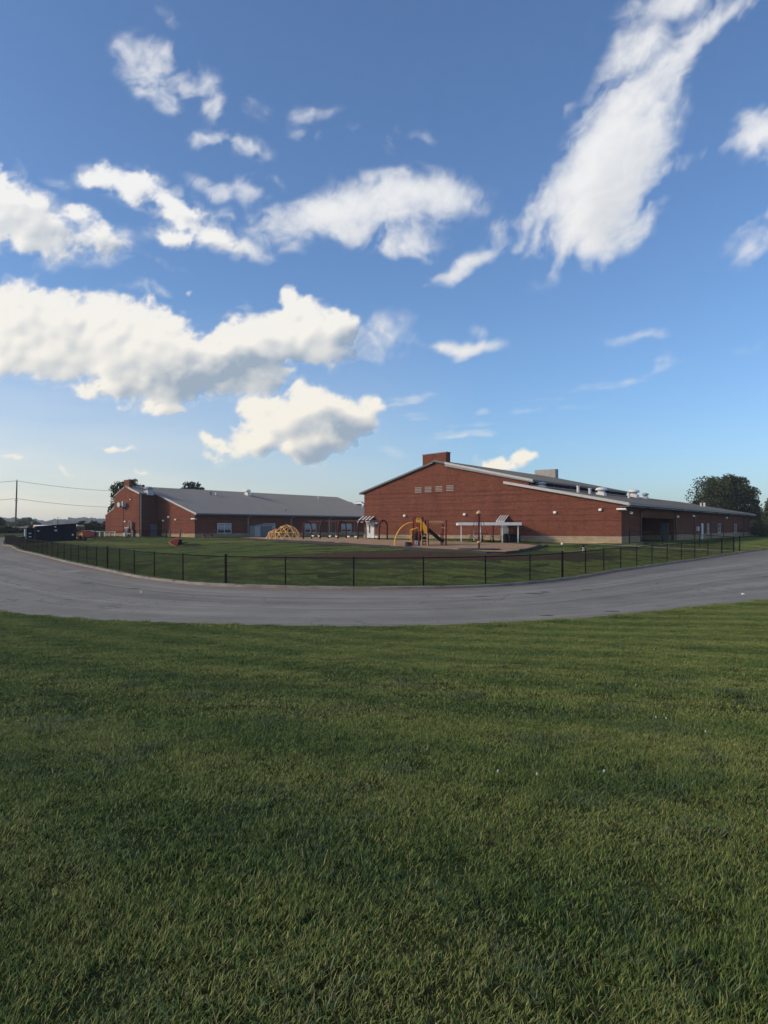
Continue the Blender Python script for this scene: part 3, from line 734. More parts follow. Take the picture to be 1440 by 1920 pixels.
def bands(parent, levels, seg, axis='y', c=0.0, d=0.012, sign=-1):
    """darker brick courses standing 12 mm proud of the wall; seg = list of (a0,a1) clear runs per level"""
    for lv, runs in zip(levels, seg):
        mb = MB()
        for a0, a1 in runs:
            if axis == 'y': mb.box((a0, c, lv), (a1, c+sign*d, lv+0.10))
            else: mb.box((c, a0, lv), (c+sign*d, a1, lv+0.10))
        mb.build('brick_course', M['brick_dark'], parent)
def rake(parent, p, q, y0, y1, h=0.28, mat='trim', name='rake_trim'):
    (x0, z0), (x1, z1) = p, q
    return MB().prism([(x0, z0+.02), (x1, z1+.02), (x1, z1-h), (x0, z0-h)], y0, y1).build(name, M[mat], parent)

# ---------------------------------------------------------------- high wing (right)
hw = empty('school_wing', (23.4, 70, 0), 'long red brick school wing with a tall stepped gable wall and clerestory roof', 'school building', BRZ)
# local x runs right along the gable wall (0 at the corner), local y runs back along the long side
gable = [(0,-0.5),(0,4.02),(-9.8,5.90),(-9.8,6.66),(-20.0,8.93),(-20.0,10.3),(-23.2,10.15),(-23.2,8.62),(-31.8,6.05),(-31.8,-0.5)]
MB().prism(gable, 0.0, 0.35).build('gable_wall', M['brick'], hw)
W1 = MB(); W1.box((-0.35, 0.352, -0.5), (0, 6.77, 3.9)); W1.box((-0.35, 20.8, -0.5), (0, 77.2, 3.9)); W1.box((-0.35, 6.77, 2.70), (0, 20.8, 3.9))
W1.build('side_wall', M['brick'], hw)
rc = MB(); rc.box((-4.3, 6.47, -0.5), (-0.352, 6.768, 2.95)); rc.box((-4.3, 20.802, -0.5), (-0.352, 21.1, 2.95)); rc.box((-4.6, 6.47, -0.5), (-4.302, 21.1, 2.95))
rc.build('alcove_wall', M['brick'], hw)
MB().box((-4.3, 6.77, 2.96), (-0.352, 20.8, 3.1)).build('alcove_ceiling', M['trim'], hw)
MB().box((-4.3, 6.77, -0.35), (-0.02, 20.8, -0.02)).build('alcove_floor', M['conc'], hw)
MB().box((-31.8, 77.2, -0.5), (0, 77.5, 3.9)).prism([(0,3.9),(-12.2,6.2),(-21.5,6.2),(-31.8,5.9)], 77.2, 77.5).build('far_wall', M['brick'], hw)
MB().box((-31.8, 0.352, -0.5), (-31.5, 77.19, 5.9)).build('back_wall', M['brick'], hw)
# block base course, 4 cm proud
bs = MB(); bs.box((-31.84, -0.04, -0.6), (0.04, -0.002, 0.68)); bs.box((0.002, -0.002, -0.6), (0.04, 6.75, 0.68)); bs.box((0.002, 20.82, -0.6), (0.04, 77.2, 0.68))
bs.build('block_base', M['block'], hw)
bs = MB(); bs.box((-4.3, 20.76, -0.5), (-0.36, 20.80, 0.68)); bs.build('block_base', M['block'], hw)
ledge = MB(); ledge.box((-31.85, -0.075, 0.682), (0.075, -0.002, 0.75)); ledge.box((0.002, 0, 0.682), (0.075, 6.75, 0.75)); ledge.box((0.002, 20.82, 0.682), (0.075, 77.2, 0.75))
ledge.build('ledge', M['conc'], hw)
bands(hw, [2.28, 2.90, 3.50, 4.35, 5.15, 5.62], [[(-31.8, 0)], [(-31.8, 0)], [(-31.8, 0)], [(-31.8, -1.9)], [(-31.8, -6.2)], [(-31.8, -8.6)]])
bands(hw, [2.90, 3.40], [[(0.0, 77.2)], [(0.0, 77.2)]], axis='x', c=0.0, sign=1)
# louvred vents high on the gable
for i, (px) in enumerate((784.5, 803, 823.3, 844)):
    r = (px-CXP)/F; a = (23.4-70*r)/(.813+.582*r); zc = 6.02+0.03*i
    lv = MB(); w_ = 0.52
    lv.box((-a-w_, -0.012, zc-.36), (-a+w_, -0.002, zc+.36))
    vo = lv.build('louvre_vent', M['brick_dark'], hw)
    slat = None
    for k in range(4):
        z_ = zc-.30+k*.18
        so_ = MB().prism([(-0.014, z_+.09), (-0.06, z_), (-0.06, z_+.02), (-0.014, z_+.11)], -a-w_+.05, -a+w_-.05, 'x').build('slat', M['louvre'], vo)
# roofs
LS = .1926; US = .2225
slope_roof('lower_roof', (0.85, 4.10-.85*LS+.12), (-12.2, 4.10+12.2*LS+.12), 36.6, 77.9, .22, M['roof_dark'], hw, 0.6)
slope_roof('lower_roof', (0.85, 4.10-.85*LS+.12), (-9.79, 4.10+9.79*LS+.12), -0.35, 36.598, .22, M['roof_dark'], hw, 0.6)
slope_roof('upper_roof', (-9.2, 6.68-.6*US+.17), (-21.6, 6.68+11.8*US+.17), -0.30, 34.5, .2, M['roof_dark'], hw, 0.6)
slope_roof('far_slope_roof', (-32.4, 5.95), (-21.6, 9.30), -0.30, 34.5, .2, M['roof_dark'], hw)
slope_roof('far_slope_roof', (-31.9, 5.2), (-12.2, 6.55), 34.6, 77.9, .2, M['roof_dark'], hw)
MB().prism([(-9.8,5.9),(-9.8,6.66),(-20,8.93),(-23.2,8.6),(-31.8,6.05),(-31.8,5.9)], 34.0, 34.3).build('upper_end_wall', M['brick'], hw)
MB().box((-10.35, 0.36, 5.7), (-10.05, 34.0, 6.74)).build('clerestory_wall', M['brick_dark'], hw)
cs = MB().box((-10.04, 0.36, 6.06), (-9.86, 34.0, 6.24)); cs.build('clerestory_flashing', M['white'], hw)
for y in (0.8, 7.0, 12.4, 18.5, 21.0, 27.0, 33.6):
    MB().box((-10.04, y-.12, 6.245), (-9.80, y+.12, 6.70)).build('clerestory_post', M['downspout'], hw)
rake(hw, (0.85, 4.10-.85*LS+.13), (-12.6, 4.10+12.6*LS+.13), -0.40, -0.355, .26)
rake(hw, (-9.2, 6.68-.6*US+.18), (-20.0, 6.68+10.2*US+.18), -0.36, -0.305, .22)
MB().prism([(-20.0, 8.95+.17), (-9.2, 6.7), (-9.2, 6.4), (-20, 8.66)], -0.304, -0.002).build('soffit', M['gutter'], hw)
MB().prism([(-31.9, 6.10), (-23.2, 8.70), (-23.2, 8.58), (-31.9, 5.98)], -0.04, 0.40).build('coping', M['roof_dark'], hw)
MB().prism([(-23.25, 10.22), (-19.95, 10.37), (-19.95, 10.28), (-23.25, 10.13)], -0.04, 1.0).build('coping', M['gutter'], hw)
MB().prism([(-20.0, 8.9), (-20.0, 10.28), (-23.2, 10.13), (-23.2, 8.6)], 0.352, 0.95).build('parapet_block', M['brick'], hw)
MB().prism([(-20.0, 8.7), (-20.0, 10.50), (-23.3, 10.50), (-23.3, 8.6)], 32.4, 33.4).build('far_parapet', M['conc'], hw)
MB().box((-19.99, 32.35, 9.0), (-19.9, 33.45, 10.52)).build('parapet_edge', M['gutter'], hw)
# gutter in overlapping lengths, downspouts
ys = [-0.4, 6.6, 20.6, 32.0, 43.0, 54.5, 66.0, 77.9]
for i in range(7):
    MB().prism([(.86, 3.99), (1.02, 3.99), (1.02, 3.84+.012*(i % 2)), (.97, 3.78+.012*(i % 2)), (.86, 3.78)], ys[i], ys[i+1]-.02).build('gutter', M['gutter'], hw)
MB().box((0.0, -0.35, 3.70), (0.85, 77.9, 3.76)).build('eave_soffit', M['gutter'], hw)
def yl(px): r = (px-CXP)/F; return (23.4-70*r)/(.813*r-.582)
for px in (1200, 1266, 1301, 1332, 1355.5, 1393, 1403):
    y = yl(px)
    MB().tube([(.93, y, 3.78), (.90, y, 3.66), (.18, y, 3.40), (.10, y, 3.25), (.10, y, 0.05)], .07, 8).build('downspout', M['downspout'], hw)
MB().box((-1.57, 20.70, -0.02), (-0.62, 20.757, 2.15)).build('door', M['greydoor'], hw)
MB().box((-1.95, 20.75, 2.05), (-.5, 20.79, 2.25)).build('door_header', M['downspout'], hw)
y = yl(1315.8); MB().box((.042, y-.55, 0.0), (.10, y+.55, 2.2)).build('door', M['white'], hw, label='pale door on the long side wall')
for px, w_ in ((1326.5, 1.3), (1347.5, 1.9), (1378, 1.9)):
    window(hw, 0.045, yl(px), .80, 2.18, w_, 2, 2, 'x', blind=0)
MB().box((.014, yl(1306)-.3, 1.15), (.30, yl(1306)+.3, 1.75)).build('meter_box', M['white'], hw)
for px, z in ((1181, 3.15), (1269, 3.0), (1299, 3.2), (1361, 3.2)): wall_lamp(hw, 0.0, yl(px), z, 'x')
def al_(px): r = (px-CXP)/F; return -(23.4-70*r)/(.813+.582*r)
for px, z in ((759.5, 3.05), (871.7, 3.12), (1041, 3.22), (1126, 3.42), (706.7, 2.2)): wall_lamp(hw, al_(px), 0.0, z)
MB().obox((0.10, -0.25, 3.42), (.9, .45, .16), Matrix.Rotation(R(-12), 3, 'X')).build('floodlight', M['white'], hw)
# slatted awnings with doors on the gable wall
def awning(x, w_, z, tilt=.5):
    a = MB().box((x-w_/2, -1.15, z-.18), (x+w_/2, -1.08, z)).build('awning', M['trim'], hw)
    n = 7
    for i in range(n):
        xx = x-w_/2+w_*(i+.5)/n
        MB().prism([(-.05, z+tilt), (-1.1, z), (-1.1, z+.04), (-.05, z+tilt+.04)], xx-w_/n*.30, xx+w_/n*.30, 'x').build('slat', M['white'] if i % 2 == 0 else M['downspout'], a)
    MB().prism([(-.05, z+tilt-.03), (-1.1, z-.03), (-1.1, z-.06), (-.05, z+tilt-.06)], x-w_/2, x+w_/2, 'x').build('awning_sheet', M['gutter'], a)
    for s in (-1, 1): MB().tube([(x+s*w_*.46, -1.08, z-.1), (x+s*w_*.46, -0.05, z-.75)], .025, 6).build('bracket', M['black'], a)
awning(-31.1, 1.9, 2.45, .55)
MB().box((-31.6, -0.09, .3), (-30.2, -0.045, 2.35)).build('door', M['white'], hw, label='white door under the slatted awning')
MB().box((-31.0, -0.10, .95), (-30.8, -0.091, 1.95)).build('door_glass', M['glass'], hw)
awning(-12.6, 1.0, 2.35, .60)
MB().box((-13.1, -0.09, .1), (-12.1, -0.045, 2.2)).build('door', M['greydoor'], hw)
# roof furniture
def on_low(px, dep):   # spot on the lower roof seen at px, dep metres up the slope from the eave
    r = (px-CXP)/F; y = (23.4-.813*dep-r*(70+.582*dep))/(.813*r-.582); return (-dep, y, 4.22+dep*LS)
fan(hw, on_low(1014.6, 8.9), (1.0, .55), M['galv'])
vent_pipe(hw, on_low(1084, 6.5), .75, .16); vent_pipe(hw, on_low(1106, 6.3), .65, .16)
fan(hw, on_low(1127.5, 6.0), (1.15, .95), M['white']); vent_pipe(hw, on_low(1179, 6.2), .75, .14)
fan(hw, on_low(1188, 9.6), (1.5, 1.2), M['white']); fan(hw, on_low(1210, 9.6), (.9, .9), M['galv'])
vent_pipe(hw, on_low(1314.5, 5.5), .6, .14); vent_pipe(hw, on_low(1321, 5.5), .7, .16)

# ---------------------------------------------------------------- low wing (left)
lw = empty('school_wing', (-30.1, 113, 0), 'low red brick school wing with pale grey seamed metal roof and small stepped gable', 'school building', BRZ)
MB().prism([(0,-.6),(0,4.0),(-9.5,7.29),(-9.5,2.75),(-8.35,2.75),(-8.35,-.6)], 0, .35).build('gable_wall', M['brick'], lw)
MB().prism([(-9.5,-.6),(-9.5,7.30),(-12.25,8.30),(-12.25,9.45),(-13.7,9.45),(-13.7,8.2),(-16.4,6.85),(-16.4,4.8),(-19,3.55),(-19,-.6)], -3.46, -3.11).build('gable_wall', M['brick'], lw)
MB().box((-9.85, -3.108, -.6), (-9.5, -.0, 7.25)).build('return_wall', M['brick_dark'], lw)  # shaded side of the step: its darkness is put into the brick colour
al2 = MB().box((-9.85, 0.0, -.6), (-9.55, 1.8, 2.75)); al2.box((-9.55, 1.8, -.6), (-8.0, 2.1, 2.75)); al2.box((-8.3, .36, -.6), (-8.0, 1.8, 2.75)); al2.box((-9.5, .36, 2.76), (-8.0, 2.0, 2.9))
al2.build('alcove_wall', M['brick'], lw)
MB().box((-9.49, -1.35, 0.02), (-9.43, -.12, 2.15)).build('door', M['greydoor'], lw)
MB().box((-.35, .352, -.6), (0, 51, 3.95)).build('side_wall', M['brick'], lw)
MB().box((-19, -3.1, -.6), (-18.7, 51, 3.4)).build('back_wall', M['brick'], lw)
MB().prism([(0,-.6),(0,4.0),(-13,8.4),(-19,3.5),(-19,-.6)], 51.0, 51.3).build('far_wall', M['brick'], lw)
b_ = MB().box((-8.3, -.04, -.7), (.04, -.002, .56)).box((-19.04, -3.50, -.7), (-9.46, -3.462, .56)).box((.002, -.002, -.7), (.04, 51, .56))
b_.build('block_base', M['block'], lw)
b_ = MB().box((-8.3, -.07, .562), (.07, -.002, .62)).box((-19.07, -3.53, .562), (-9.45, -3.462, .62)).box((.002, 0, .562), (.07, 51, .62)); b_.build('ledge', M['conc'], lw)
bands(lw, [2.15, 2.75, 3.35], [[(-8.3, 0)], [(-8.3, 0)], [(-9.49, 0)]]); bands(lw, [1.75, 2.35, 3.0], [[(-19, -9.5)], [(-19, -9.5)], [(-19, -9.5)]], c=-3.46)
bands(lw, [2.9], [[(0, 51)]], axis='x', sign=1)
SS = (8.45-4.05)/13.0
slope_roof('metal_roof', (.75, 4.12-.75*SS), (-9.52, 4.12+9.52*SS), -.35, 51.5, .2, M['roof_metal'], lw, .46)
slope_roof('metal_roof', (-9.2, 4.12+9.2*SS+.003), (-13, 4.12+13*SS+.003), -3.7, -.352, .2, M['roof_metal'], lw, .46)
slope_roof('metal_roof', (-9.522, 4.12+9.522*SS), (-13, 4.12+13*SS), -.35, 51.5, .2, M['roof_metal'], lw, .46)
slope_roof('far_slope_roof', (-19.6, 3.4), (-13, 8.5), -3.0, 51.5, .2, M['roof_metal'], lw)
rake(lw, (.75, 4.14-.75*SS), (-9.5, 4.14+9.5*SS), -.42, -.355, .26); rake(lw, (-9.2, 4.14+9.2*SS), (-12.25, 4.14+12.25*SS), -3.76, -3.705, .24)
MB().prism([(-12.2, 9.45), (-13.75, 9.45), (-13.75, 9.53), (-12.2, 9.53)], -3.5, -2.9).build('coping', M['gutter'], lw)
MB().box((-13.7, -3.108, 8.1), (-12.25, -2.95, 9.44)).build('parapet_block', M['brick_dark'], lw)
for (x0, z0), (x1, z1) in (((-13.72, 8.25), (-16.45, 6.90)), ((-16.42, 4.88), (-19.1, 3.6))):
    MB().prism([(x0, z0+.08), (x1, z1+.08), (x1, z1-.02), (x0, z0-.02)], -3.5, -3.05).build('coping', M['trim'], lw)
ys = [-.4, 11, 23, 35, 51.5]
for i in range(4): MB().prism([(.76, 3.87), (.92, 3.87), (.92, 3.72), (.87, 3.66), (.76, 3.66)], ys[i], ys[i+1]-.02).build('gutter', M['gutter'], lw)
MB().box((0.0, -.35, 3.60), (.75, 51.5, 3.65)).build('eave_soffit', M['gutter'], lw)
MB().box((.77, -.4, 3.88), (.93, 51.5, 3.93)).build('drip_edge', M['trim'], lw)
def yl2(px): r = (px-CXP)/F; return (-30.1-113*r)/(.813*r-.582)
def al2_(px, y=0): r = (px-CXP)/F; return (r*(113+.813*y)+30.1-.582*y)/(.813+.582*r)
for px in (464.4, 545, 616.7): y = yl2(px); MB().tube([(.84, y, 3.68), (.82, y, 3.55), (.16, y, 3.3), (.10, y, 3.15), (.10, y, 0)], .075, 8).build('downspout', M['trim'], lw)
MB().tube([(-9.30, -3.3, 7.1), (-9.30, -3.3, 0.1)], .10, 8).build('downspout', M['gutter'], lw)
for px, w_ in ((420, 3.0), (504, 3.0), (581.5, 3.2), (649, 3.2)): window(lw, 0.045, yl2(px), .66, 2.32, w_, 2, 3, 'x', blind=.62)
for px, z, yy in ((235.5, 2.6, -3.46), (306.7, 2.75, 0), (317, 3.35, 0), (330, 2.9, 0), (246, 6.3, -3.46)):
    wall_lamp(lw, al2_(px, yy), yy, z, 'y', 'white' if px != 246 else 'downspout')
MB().obox((0.05, -.25, 2.95), (.9, .45, .15), Matrix.Rotation(R(-12), 3, 'X')).build('floodlight', M['white'], lw)
xf = al2_(232, -3.46)
ex = MB().box((xf-.62, -3.95, 5.0), (xf+.60, -3.462, 5.75)).build('exhaust_fan', M['white'], lw)
MB().tube([(xf-.1, -4.4, 5.38), (xf-.1, -3.95, 5.38)], [.42, .42], 14).build('fan_drum', M['galv'], ex)
MB().box((xf+.5, -4.2, 5.15), (xf+.8, -3.955, 5.9)).build('fan_side_box', M['trim'], ex)
MB().tube([(xf-.1, -3.50, 5.0), (xf-.1, -3.50, 0.6)], .03, 6).build('conduit', M['downspout'], lw)
# gas meter set: riser with elbow, regulator box, manifold, guard post
g0 = al2_(243, -3.46)
mt_ = MB().tube([(g0+.1, -3.75, 0), (g0+.1, -3.75, 2.3), (g0+.2, -3.75, 2.6), (g0+.5, -3.75, 2.7), (g0+.75, -3.75, 2.5), (g0+.8, -3.75, 1.4)], .07, 8).build('gas_riser', M['conc'], lw)
MB().box((g0-.7, -4.0, 1.45), (g0+.5, -3.60, 1.68)).build('regulator_box', M['conc'], lw)
MB().tube([(g0-.4, -3.8, 0), (g0-.4, -3.8, 1.45)], .10, 8).tube([(g0+.0, -3.9, 0), (g0+.0, -3.9, 1.45)], .08, 8).tube([(g0-.8, -3.9, .55), (g0+.9, -3.9, .55)], .07, 8).build('pipe_manifold', M['galv'], lw)
MB().box((g0-.9, -4.1, .05), (g0-.3, -3.6, .75)).build('meter_cabinet', M['galv'], lw)
MB().box((g0+.95, -3.85, 0), (g0+1.2, -3.62, 2.5)).build('guard_post', M['wood'], lw)
MB().tube([(g0+1.3, -3.8, 0.0), (g0+1.3, -3.8, 1.2)], .14, 8).build('gas_tank', M['conc'], lw)
# lean-to shed by the first downspout
sy = yl2(484)
sh_ = MB().prism([(sy-2.2, -.4), (sy+2.0, -.4), (sy+2.0, 1.95), (sy, 2.15), (sy-2.2, 1.95)], .12, 1.5, 'x').build('storage_shed', M['trim'], lw)
MB().box((1.503, sy-.9, -.1), (1.55, sy+1.85, 1.85)).build('shed_door', M['greydoor'], lw)
MB().prism([(sy-2.3, 1.95), (sy, 2.17), (sy+2.1, 1.95), (sy+2.1, 2.03), (sy, 2.26), (sy-2.3, 2.03)], .10, 1.65, 'x').build('shed_roof', M['gutter'], lw)
def on_roof(px, dep): r = (px-CXP)/F; y = (-30.1-.813*dep-r*(113+.582*dep))/(.813*r-.582); return (-dep, y, 4.12+dep*SS)
fan(lw, on_roof(279, 9.3), (1.35, 1.05), M['galv']); vent_pipe(lw, on_roof(394.5, 10.0), .55, .2, M['gutter']); vent_pipe(lw, on_roof(405, 10.2), .4, .16)
fan(lw, on_roof(464.4, 11.0), (1.1, 1.1), M['white']); vent_pipe(lw, on_roof(596.7, 11.0), .55, .1); vent_pipe(lw, on_roof(535, 2.0), .2, .12, M['gutter'])

# mechanical wing behind: dark low roof with ducts, seen between the two wings
mw = empty('mechanical_building', (-9, 172, 0), 'flat roofed rear building with grey rooftop ducts seen between the two brick wings', 'building', BRZ)
MB().box((-4, 0, -.5), (16, 14, 6.2)).build('wall', M['brick'], mw); MB().box((-4.3, -.3, 6.2), (16.3, 14.3, 6.45)).build('roof', M['roof_dark'], mw)
for i, x in enumerate((0.3, 3.4, 6.6)):
    MB().tube([(x-1, -0.2+i*.3, 6.9), (x-.3, -.2+i*.3, 7.35), (x+1.1, -.2+i*.3, 7.35), (x+1.9, -.2+i*.3, 6.75)], .42, 10).build('duct', M['galv'], mw)
MB().box((1.4, .2, 6.45), (3.0, 2, 7.1)).build('rooftop_unit', M['trim'], mw); MB().box((5.3, .2, 6.45), (6.2, 1, 7.0)).build('rooftop_unit', M['white'], mw)
MB().tube([(-3.6, -.1, 6.2), (-3.6, -.1, 8.4)], .12, 8).build('vent_pipe', M['galv'], mw)

# ================================================================ FENCES
def fence(name, path, label, h=1.22, heavy=(), spacing=3.05, mesh_on=True, zf=fieldz):
    root = empty(name, (float(path[0][0]), float(path[0][1]), 0), label, 'fence')
    ox, oy = root.location.x, root.location.y
    pts = even(resample(path, 0.5), max(2, int(round(np.linalg.norm(np.diff(resample(path, .5), axis=0), axis=1).sum()/spacing))+1))
    thin = MB().tube([(0,0,-.2),(0,0,h+.02)], .032, 8).lathe([(.038, h+.02), (.034, h+.05), (.012, h+.07)], n=8).mesh('post', M['black'])
    fat = MB().tube([(0,0,-.2),(0,0,h+.06)], .056, 8).lathe([(.062, h+.06), (.055, h+.10), (.015, h+.13)], n=8).mesh('post', M['black'])
    P3 = [Vector((x-ox, y-oy, zf(x, y))) for x, y in pts]
    hv = set()
    for px in heavy:
        hv.add(int(np.argmin([abs(CXP+F*x/y-px) for x, y in pts])))
    for i, p in enumerate(P3):
        o = inst('post', fat if (i in hv or i in (0, len(P3)-1)) else thin, root, p)
    for i in range(len(P3)-1):
        a, b_ = P3[i], P3[i+1]; d = (b_-a); n = Vector((-d.y, d.x, 0)).normalized()
        r = MB().tube([a+Vector((0,0,h)), b_+Vector((0,0,h))], .023, 6).build('top_rail', M['black'], root)
        if mesh_on:
            mb = MB(); Ln = d.length; s = .052; k = int(Ln/s); t_ = .0015
            U_ = d/Ln; Z = Vector((0,0,1)); H = h-.05
            for sgn in (1, -1):
                q = -H
                while q < Ln:
                    # diagonal wire from (q,0) to (q+H,H), clipped to the bay
                    u0, v0, u1, v1 = q, 0.0, q+H, H
                    if u0 < 0: v0 = -u0; u0 = 0
                    if u1 > Ln: v1 = H-(u1-Ln); u1 = Ln
                    if v1-v0 > .02:
                        if sgn < 0: u0, u1 = Ln-u0, Ln-u1
                        A = a+U_*u0+Z*(v0+.03); B = a+U_*u1+Z*(v1+.03)
                        side = (B-A).cross(n).normalized()*t_; o2 = n*t_*sgn*1.2
                        mb.add([A+side, A-side, A+o2*1.6, B+side, B-side, B+o2*1.6], [(0,1,4,3),(1,2,5,4),(2,0,3,5)])
                    q += s
            mb.build('chain_link', M['black'], r, kind='stuff')
    return root
off = kerb + kn*0.42
i0 = int(np.argmin(((kerb-np.array([-56.5, 105.5]))**2).sum(1))); i1 = int(np.argmin(((kerb-np.array([31.9, 62.4]))**2).sum(1)))
def fz(x, y): return gz(x, y)+EDGE_IN
fence('chain_link_fence', off[i0:i1:6], 'long black chain link fence curving along the kerb of the road', heavy=(16, 200, 475, 1062, 1347, 1400), zf=fz)
e = off[i1]
fence('chain_link_fence', [(float(e[0]), float(e[1])), (29.4, 64.4), (26.6, 66.6), (23.9, 69.2)], 'short black chain link fence running from the road corner to the brick corner', zf=fz)
aa = [(ray(178, 101), 101), (ray(196, 103), 103), (ray(238, 106), 106), (ray(278, 108.5), 108.5), (ray(312, 110), 110)]
fence('chain_link_fence', aa, 'low black chain link fence across the lawn before the low wing', h=1.15, zf=gz, mesh_on=True)
# brown rail gate between the corner and lamp, and log rail bench
gt = empty('wooden_rail_gate', at(328, 110.5), 'brown wooden two post rail frame before the low gable wall', 'gate', BRZ*.6)
for s in (-1, 1): MB().box((s*.98-.10, -.1, -.2), (s*.98+.10, .1, 1.27)).build('post', M['wood'], gt)
MB().box((-.88, -.04, 1.12), (.88, .04, 1.22)).build('rail', M['wood'], gt); MB().box((-.88, -.03, .55), (.88, .03, .61)).build('rail', M['wood'], gt)
bn = empty('log_bench', at(389.5, 112.5), 'low reddish wooden bench against the base of the low wing', 'bench', BRZ+R(90))
for s in (-1, 1): MB().box((s*.78-.13, -.2, -.1), (s*.78+.13, .2, .55)).build('leg', M['wood'], bn)
MB().box((-1.15, -.25, .40), (1.15, .25, .48)).build('seat', M['wood'], bn); MB().box((-1.0, .2, .6), (1.0, .26, .72)).build('backrest', M['wood'], bn)

# white low rail barrier near the bus
pr = empty('white_rail_fence', at(190, 118), 'low white post and rail fence beside the parked bus', 'fence', R(-8))
for i in range(8):
    MB().box((-3.9+i*.9-.09, -.08, -.2), (-3.9+i*.9+.09, .08, .88)).build('post', M['white'], pr)
for z in (.78,): MB().box((-4.0, -.13, z), (2.6, -.085, z+.1)).build('rail', M['white'], pr)
# ================================================================ PLAYGROUND GROUND
near_e = [hit(*p)[:2] for p in ((452,1010),(480,1012.5),(540,1016),(607,1019.5),(680,1024),(747,1029),(815,1033.5),(880,1036.5),(937,1040),(975,1036.5),(1000,1030),(1014,1025.5))]
far_e = [hit(*p)[:2] for p in ((452,1008.2),(520,1008),(600,1008.5),(690,1010.5),(740,1013),(800,1014.5),(860,1016.8),(900,1018.5),(942,1019.2),(970,1020),(995,1022.0),(1014,1024.6))]
m, t, b = nodes('wood_mulch')
p = geopos(t); k = math_(t, 'ADD', math_(t, 'MULTIPLY', noise(t, p, 0.8, 5), .5), math_(t, 'MULTIPLY', noise(t, p, 16, 4, .7), .5))
L(t, ramp(t, k, [(0.32, (0.21,0.115,0.052)), (0.5, (0.33,0.195,0.10)), (0.68, (0.46,0.30,0.17))]), b.inputs['Base Color']); b.inputs['Roughness'].default_value = 1
bump(t, b, k, .8, .05); M['mulch'] = m
NE, FE = even(resample(near_e, .6), 90), even(resample(far_e, .6), 90)
mul = strip('mulch_bed', NE, FE, 30, lambda x, y, T: base_z(x, y)+.07+.02*np.sin(x*1.3)*np.cos(y*.9), M['mulch'])
def mz(x, y): return gz(x, y)+.07
bd = empty('border_edging', (0, 55, 0), 'black timber edging along the near side of the mulch bed', 'edging')
ep = even(resample(near_e, .6), 44)
for i in range(len(ep)-1):
    a, b_ = ep[i], ep[i+1]; za, zb = gz(*a)+.10, gz(*b_)+.10; j = random.uniform(-.03, .03)
    MB().beam((a[0], a[1]-55, za+j), (a[0]+(b_[0]-a[0])*.985, a[1]+(b_[1]-a[1])*.985-55, zb+j), .14, .26).build('timber', M['timber'], bd)
bd2 = [hit(*p) for p in ((1014,1025),(1003,1027.5),(985,1031),(962,1033.5))]
lg = empty('landscape_timbers', (0, 55, 0), 'loose black timbers pulled away from the right end of the mulch border', 'timber')
for a, b_ in zip(bd2[:-1], bd2[1:]): MB().beam((a.x+.5, a.y-55.5, a.z+.1), (b_.x+.5, b_.y-55.5, b_.z+.1), .16, .2).build('timber', M['timber'], lg)
# pale walk across the lawn to the right corner
pA = [hit(*p)[:2] for p in ((1072,1020.6),(1110,1021.8),(1150,1024),(1206,1027),(1280,1031),(1363,1035.0))]
pA = resample(pA, .6); pn = normals(pA); pB = pA-pn*np.sign(np.dot(pn[5], (0, -1)))*(-1)*.5
m = M['conc']
path_ = strip('footpath', pA, pB, 3, lambda x, y, T: base_z(x, y)+.13, m)

# ================================================================ PLAY EQUIPMENT
# swing set: five arches joined by a top beam
q0 = Vector((ray(576.5, 94), 94)); q1 = Vector((ray(718.5, 81.5), 81.5))
sw_ = empty('swing_set', (q0.x, q0.y, gz(q0.x, q0.y)+.05), 'long maroon arched swing set with belt swings in front of the low wing windows', 'swing set', math.atan2(q1.y-q0.y, q1.x-q0.x))
Ls = (q1-q0).length; pos = [0, .2217*Ls, .456*Ls, .722*Ls, Ls]
# place arches where each is seen
def place_on(px): r = (px-CXP)/F; d_ = q1-q0; tt = (r*q0.y-q0.x)/(d_.x-r*d_.y); return tt*Ls
pos = [place_on(px) for px in (576.5, 608, 641.4, 678.6, 718.5)]
dzs = gz(q1.x, q1.y)-gz(q0.x, q0.y)
leg = [( -.85, -.2)] ; 
prof = [(0, -.85, -.2), (0, -.85, 1.55)] + [(0, -.85*math.cos(a), 1.55+.80*math.sin(a)) for a in np.linspace(.25, math.pi-.25, 11)] + [(0, .85, 1.55), (0, .85, -.2)]
arch = MB().tube(prof, .095, 8).mesh('arch', M['maroon'], True)
for x in pos: inst('arch', arch, sw_, (x, 0, 0), R(18))
for a_, b_ in zip(pos[:-1], pos[1:]): MB().tube([(a_+.05, 0, 2.33), (b_-.05, 0, 2.33)], .065, 8).build('top_beam', M['maroon'], sw_)
chain = None
for i in range(4):
    a_, b_ = pos[i], pos[i+1]
    for f in (.33, .70):
        cx_ = a_+(b_-a_)*f
        s_ = MB().tube([(cx_-.26, 0, .52), (cx_-.2, 0, .44), (cx_, 0, .40), (cx_+.2, 0, .44), (cx_+.26, 0, .52)], [.03,.07,.09,.07,.03], 6).build('swing_seat', M['white'] if (i+f) % 2 < 2 else M['black'], sw_)
        for e_ in (-.26, .26): MB().tube([(cx_+e_, 0, .52), (cx_+e_*1.1, 0, 2.3)], .008, 4).build('chain', M['galv'], s_)

